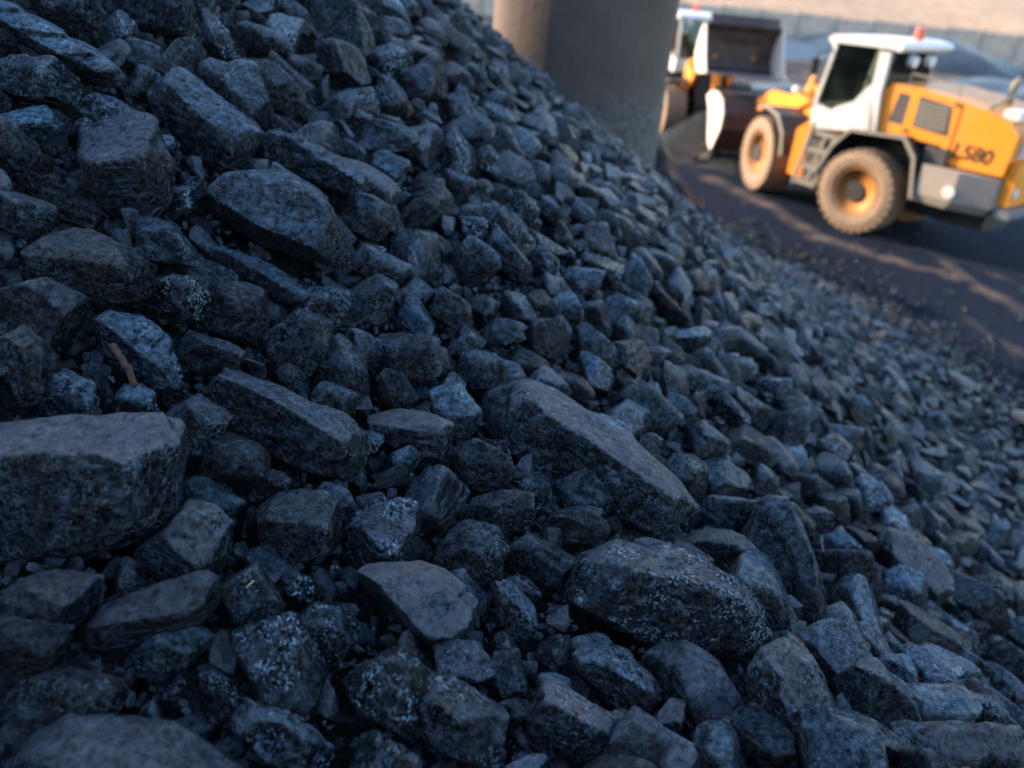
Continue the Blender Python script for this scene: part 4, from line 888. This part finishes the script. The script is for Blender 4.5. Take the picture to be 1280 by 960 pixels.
    P('fuel_tank', box(.98, 1.45, .45, .95, .55, 1.5), DKG, bevel=.04)
    # ---- cab
    cy0, cy1 = -.62, 1.12
    cab = P('cab_body', prism([(.02, 1.90), (.22, 2.45), (.30, 2.42), (.55, 2.20), (1.05, 2.12), (1.38, 2.20), (1.46, 2.08), (1.42, 1.78), (1.25, 1.72)], cy0, cy1), WHT, bevel=.03)
    for y in (cy1-.09, cy0):
        P('pillar_post', prism([(.02, 1.9), (.20, 1.9), (.33, 2.62), (.34, 3.34), (.13, 3.34), (.12, 2.6)], y, y+.09), WHT, par=cab, bevel=.02)
        P('front_post', prism([(1.40, 2.15), (1.47, 2.15), (1.30, 3.34), (1.23, 3.34)], y, y+.07), WHT, par=cab, bevel=.015)
        P('door_corner', prism([(.2, 2.45), (.33, 2.62), (.36, 2.72), (.62, 2.36), (.95, 2.2), (1.05, 2.1), (.5, 2.1)], y+.01, y+.08), WHT, par=cab, bevel=.012)
    P('rear_wall', box(.03, .12, cy0+.08, cy1-.08, 1.95, 2.72), YEL, par=cab)
    rf = P('roof', prism([(1.36, 3.33), (1.42, 3.40), (1.30, 3.48), (.15, 3.54), (-.10, 3.50), (-.14, 3.42), (-.08, 3.35), (.15, 3.38)], cy0-.08, cy1+.08), WHT, bevel=.03)
    P('beacon', tube([(.18, .15, 3.50), (.18, .15, 3.56), (.18, .15, 3.74)], .085, seg=16), REDB, bevel=.02, par=rf)
    for y in (.62, -.02): P('work_light', tube([(-.02, y, 3.20), (-.14, y, 3.18)], .10, seg=14), LGT, bevel=.01, par=rf)
    for y in (.85, -.35): P('work_light', tube([(1.36, y, 3.28), (1.46, y, 3.26)], .07, seg=14), LGT, bevel=.01, par=rf)
    for y in (cy1-.04, cy0+.04):
        P('door_window', prism([(.34, 3.34), (.34, 2.66), (.62, 2.36), (1.0, 2.16), (1.40, 2.16), (1.25, 3.34)], y-.004, y+.004), GLS, par=cab, bevel=0)
    P('windscreen', prism([(1.43, 2.18), (1.438, 2.18), (1.27, 3.34), (1.262, 3.34)], cy0+.08, cy1-.1), GLS, par=cab, bevel=0)
    P('rear_window', box(.09, .098, cy0+.09, cy1-.09, 2.72, 3.36), GLS, par=cab, bevel=0)
    seat = P('seat', prism([(.35, 2.05), (.85, 2.05), (.85, 2.35), (.50, 2.38), (.36, 2.98), (.22, 2.95)], .02, .52), OLV, bevel=.05)
    P('headrest', prism([(.24, 3.0), (.36, 3.0), (.34, 3.2), (.22, 3.2)], .14, .40), STP, par=seat, bevel=.04)
    P('steering_column', tube([(1.15, .27, 2.1), (1.0, .27, 2.62)], .05), BLK, bevel=0)
    bm = bmesh.new(); rg = [(.98+.06*math.sin(t), .27+.19*math.cos(t), 2.64+.17*math.sin(t)) for t in [2*math.pi*k/20 for k in range(21)]]
    P('steering_wheel', tube(rg, .018, bm, 6), BLK, bevel=0)
    P('handrail', tube([(1.45, 1.17, 2.2), (1.52, 1.22, 2.4), (1.44, 1.22, 3.0), (1.34, 1.17, 3.15)], .018), STP, bevel=0)
    mr = P('mirror', box(1.48, 1.53, 1.22, 1.42, 2.72, 3.02), BLK); P('mirror_arm', tube([(1.32, 1.1, 3.2), (1.5, 1.3, 3.1), (1.5, 1.3, 2.95)], .014), BLK, par=mr, bevel=0)
    # ---- articulation and front frame
    P('articulation_guard', prism([(1.44, .66), (1.44, 1.76), (1.55, 1.80), (1.78, 1.60), (1.78, .70)], .25, .96), YEL, bevel=.03)
    P('hinge', tube([(1.75, 0, .5), (1.75, 0, 1.55)], .2, seg=16), BLK, bevel=0)
    for y in (1, -1): add_wheel(root, MF, 0, y*1.02, y)
    P('front_axle', tube([(0, -.8, .8), (0, .8, .8)], .17), BLK, MF, bevel=0)
    P('front_frame', prism([(-1.2, .55), (-1.2, 1.3), (-.62, 2.10), (-.25, 2.22), (.15, 1.95), (.55, 1.15), (.6, .6)], -.42, .42), BLK if black_frame else YEL, MF, bevel=.04)  # front frame black instead of yellow when the flag is set
    P('tower_cheek', prism([(-.95, 1.2), (-.62, 2.24), (-.25, 2.38), (-.02, 2.1), (.05, 1.2)], .42, .52), YEL, MF, bevel=.02)
    P('tower_cheek', prism([(-.95, 1.2), (-.62, 2.24), (-.25, 2.38), (-.02, 2.1), (.05, 1.2)], -.52, -.42), YEL, MF, bevel=.02)
    fo = [(-1.12, 1.02), (-.98, 1.44), (-.62, 1.74), (.02, 1.82), (.38, 1.74)]; fi = [(-1.06, 1.02), (-.93, 1.41), (-.59, 1.69), (.02, 1.77), (.36, 1.70)]
    for s in (1, -1):
        fe = arch(0, fo, fi, s, 'fender', BLK, MF)
        lo_ = [(x*1.012, z+.012) for x, z in fo]; li_ = [(x*.96, z-.045) for x, z in fo]
        P('guard_edge', prism(lo_+li_[::-1], *((1.295, 1.325) if s > 0 else (-1.325, -1.295))), STP, par=fe, bevel=.004)
        P('fender_stay', prism([(-1.05, 1.0), (-.93, 1.41), (-.59, 1.69), (-.59, 1.0)], .60*s, .63*s), DKG, MF, bevel=0)
    bz = bucket_z
    for s in (1, -1):
        P('lift_arm', prism([(-.55, 2.05), (-.35, 2.28), (.45, 2.02), (1.35, bz+.62), (2.02, bz+.30), (1.95, bz+.02), (1.20, bz+.28), (.30, 1.66)], .50*s if s > 0 else -.62, .62 if s > 0 else -.50), YEL, MF, bevel=.03)
        P('lift_cylinder', tube([(-.15, .46*s, 1.0), (.95, .46*s, bz+.62 if bz > .8 else 1.5)], .075), BLK, MF, bevel=0, smooth=True)
    P('bell_crank', prism([(.50, 2.45), (.66, 2.42), (1.05, 1.75), (1.15, 1.15), (1.0, 1.15), (.82, 1.70)], -.10, .10), YEL, MF, bevel=.02)
    P('tilt_cylinder', tube([(-.42, 0, 2.1), (.56, 0, 2.42)], .09), BLK, MF, bevel=0, smooth=True)
    P('headlight', tube([(-.30, .86, 2.22), (-.20, .86, 2.22)], .07, seg=14), LGT, MF, bevel=.01)
    P('lamp_bracket', tube([(-.25, .5, 2.1), (-.25, .86, 2.22)], .03), BLK, MF, bevel=0)
    # ---- bucket, tilted about its hinge
    BM = MF @ Matrix.Translation((2.02, 0, bz+.12)) @ Matrix.Rotation(R(bucket_tilt), 4, 'Y')
    shell = [(1.18, -.30), (.45, -.34), (.12, -.18), (-.04, .12), (.02, .50), (.22, .82), (.50, .98)]
    inner = [(1.18, -.27), (.46, -.305), (.145, -.155), (-.005, .125), (.052, .49), (.245, .795), (.51, .945)]
    bk = P('bucket', prism(shell+inner[::-1], -bw, bw), BKT, BM, bevel=0)
    for s in (1, -1):
        y0, y1 = (bw, bw+.04) if s > 0 else (-bw-.04, -bw)
        P('side_plate', prism(([(1.34, -.30), (.45, -.34), (.12, -.18), (-.04, .12), (.02, .50), (.22, .82), (.50, .98), (.62, .62)] if pointed else shell+[(.70, .55), (.95, .02)]), y0, y1), SIDE, par=bk, bevel=.008)
    P('cutting_edge', prism([(1.12, -.315), (1.42, -.305), (1.12, -.265)], -bw-.04, bw+.04), LIPM, par=bk, bevel=0)
    P('floor_wear_strip', box(.52, 1.12, -bw+.05, bw-.05, -.300, -.262), LIPM, par=bk, bevel=0)
    P('spill_guard', prism([(.48, .96), (.56, .96), (.46, 1.22), (.40, 1.22)], -bw*.9, bw*.9), BKT, par=bk, bevel=.01)
    return root
h1, h2 = 42.0, 12.0
n1 = np.array([-math.cos(R(h1)), -math.sin(R(h1)), 0]); f1 = np.array([-math.sin(R(h1)), math.cos(R(h1)), 0])
n2 = np.array([-math.cos(R(h2)), -math.sin(R(h2)), 0])
A = ground(1066, 293)-n1*1.3+f1*.2
B = ground(937, 236)-n2*1.3
build_loader('wheel_loader', 'yellow and white wheel loader with dusty tyres, side-on and wholly in view beside the pile', A, h1, B, h2, 1.35, 62, 'L580', pointed=True)
# far loader faces the camera with its bucket raised
hb = 188.0; SCL = .88
fb = np.array([-math.sin(R(hb)), math.cos(R(hb)), 0]); nb = np.array([-math.cos(R(hb)), -math.sin(R(hb)), 0])
Bf = ground(820, 171) + nb*1.3*SCL
Ar = Bf - fb*3.1
Bq = Ar + fb*3.1
far_loader = build_loader('wheel_loader', 'far wheel loader facing the camera behind the pillar with its empty bucket raised', Ar, hb, Bq, hb, 2.45, -6, bw=1.08, black_frame=True)
far_loader.scale = (SCL, SCL, SCL); far_loader.location = (Bf[0]-fb[0]*3.1*SCL, Bf[1]-fb[1]*3.1*SCL, 0)

# ------------------------------------------------------------------ rusty stick and straws
def strand(name, pts, r, mat, label, cat, lift=.03, seg=8):
    Q = []
    for px, py, up in pts:
        P_ = hit(px, py); Q.append(P_ + Sn(P_[0], P_[1])*(lift+up))
    c = Q[0]; Q = [Vector(q-c) for q in Q]; F_ = []
    for a, b in zip(Q[:-1], Q[1:]):
        for k in range(4): F_.append(a.lerp(b, k/4) + Vector(rng.normal(size=3)*r*.25))
    F_.append(Q[-1]); o = bm_obj(name, tube(F_, r, seg=seg), mat, None, True); o.location = c; return tag(o, label, cat)
strand('stick', [(133, 460, .11), (140, 478, .13), (150, 497, .14), (160, 516, .13)], .011, RUSTW, 'rusty red-brown splintered stick wedged beside the bright ridged lump', 'stick')
strand('straw', [(297, 772, .16), (305, 764, .16)], .003, STRAW, 'short yellow straw lying on the speckled block', 'straw')
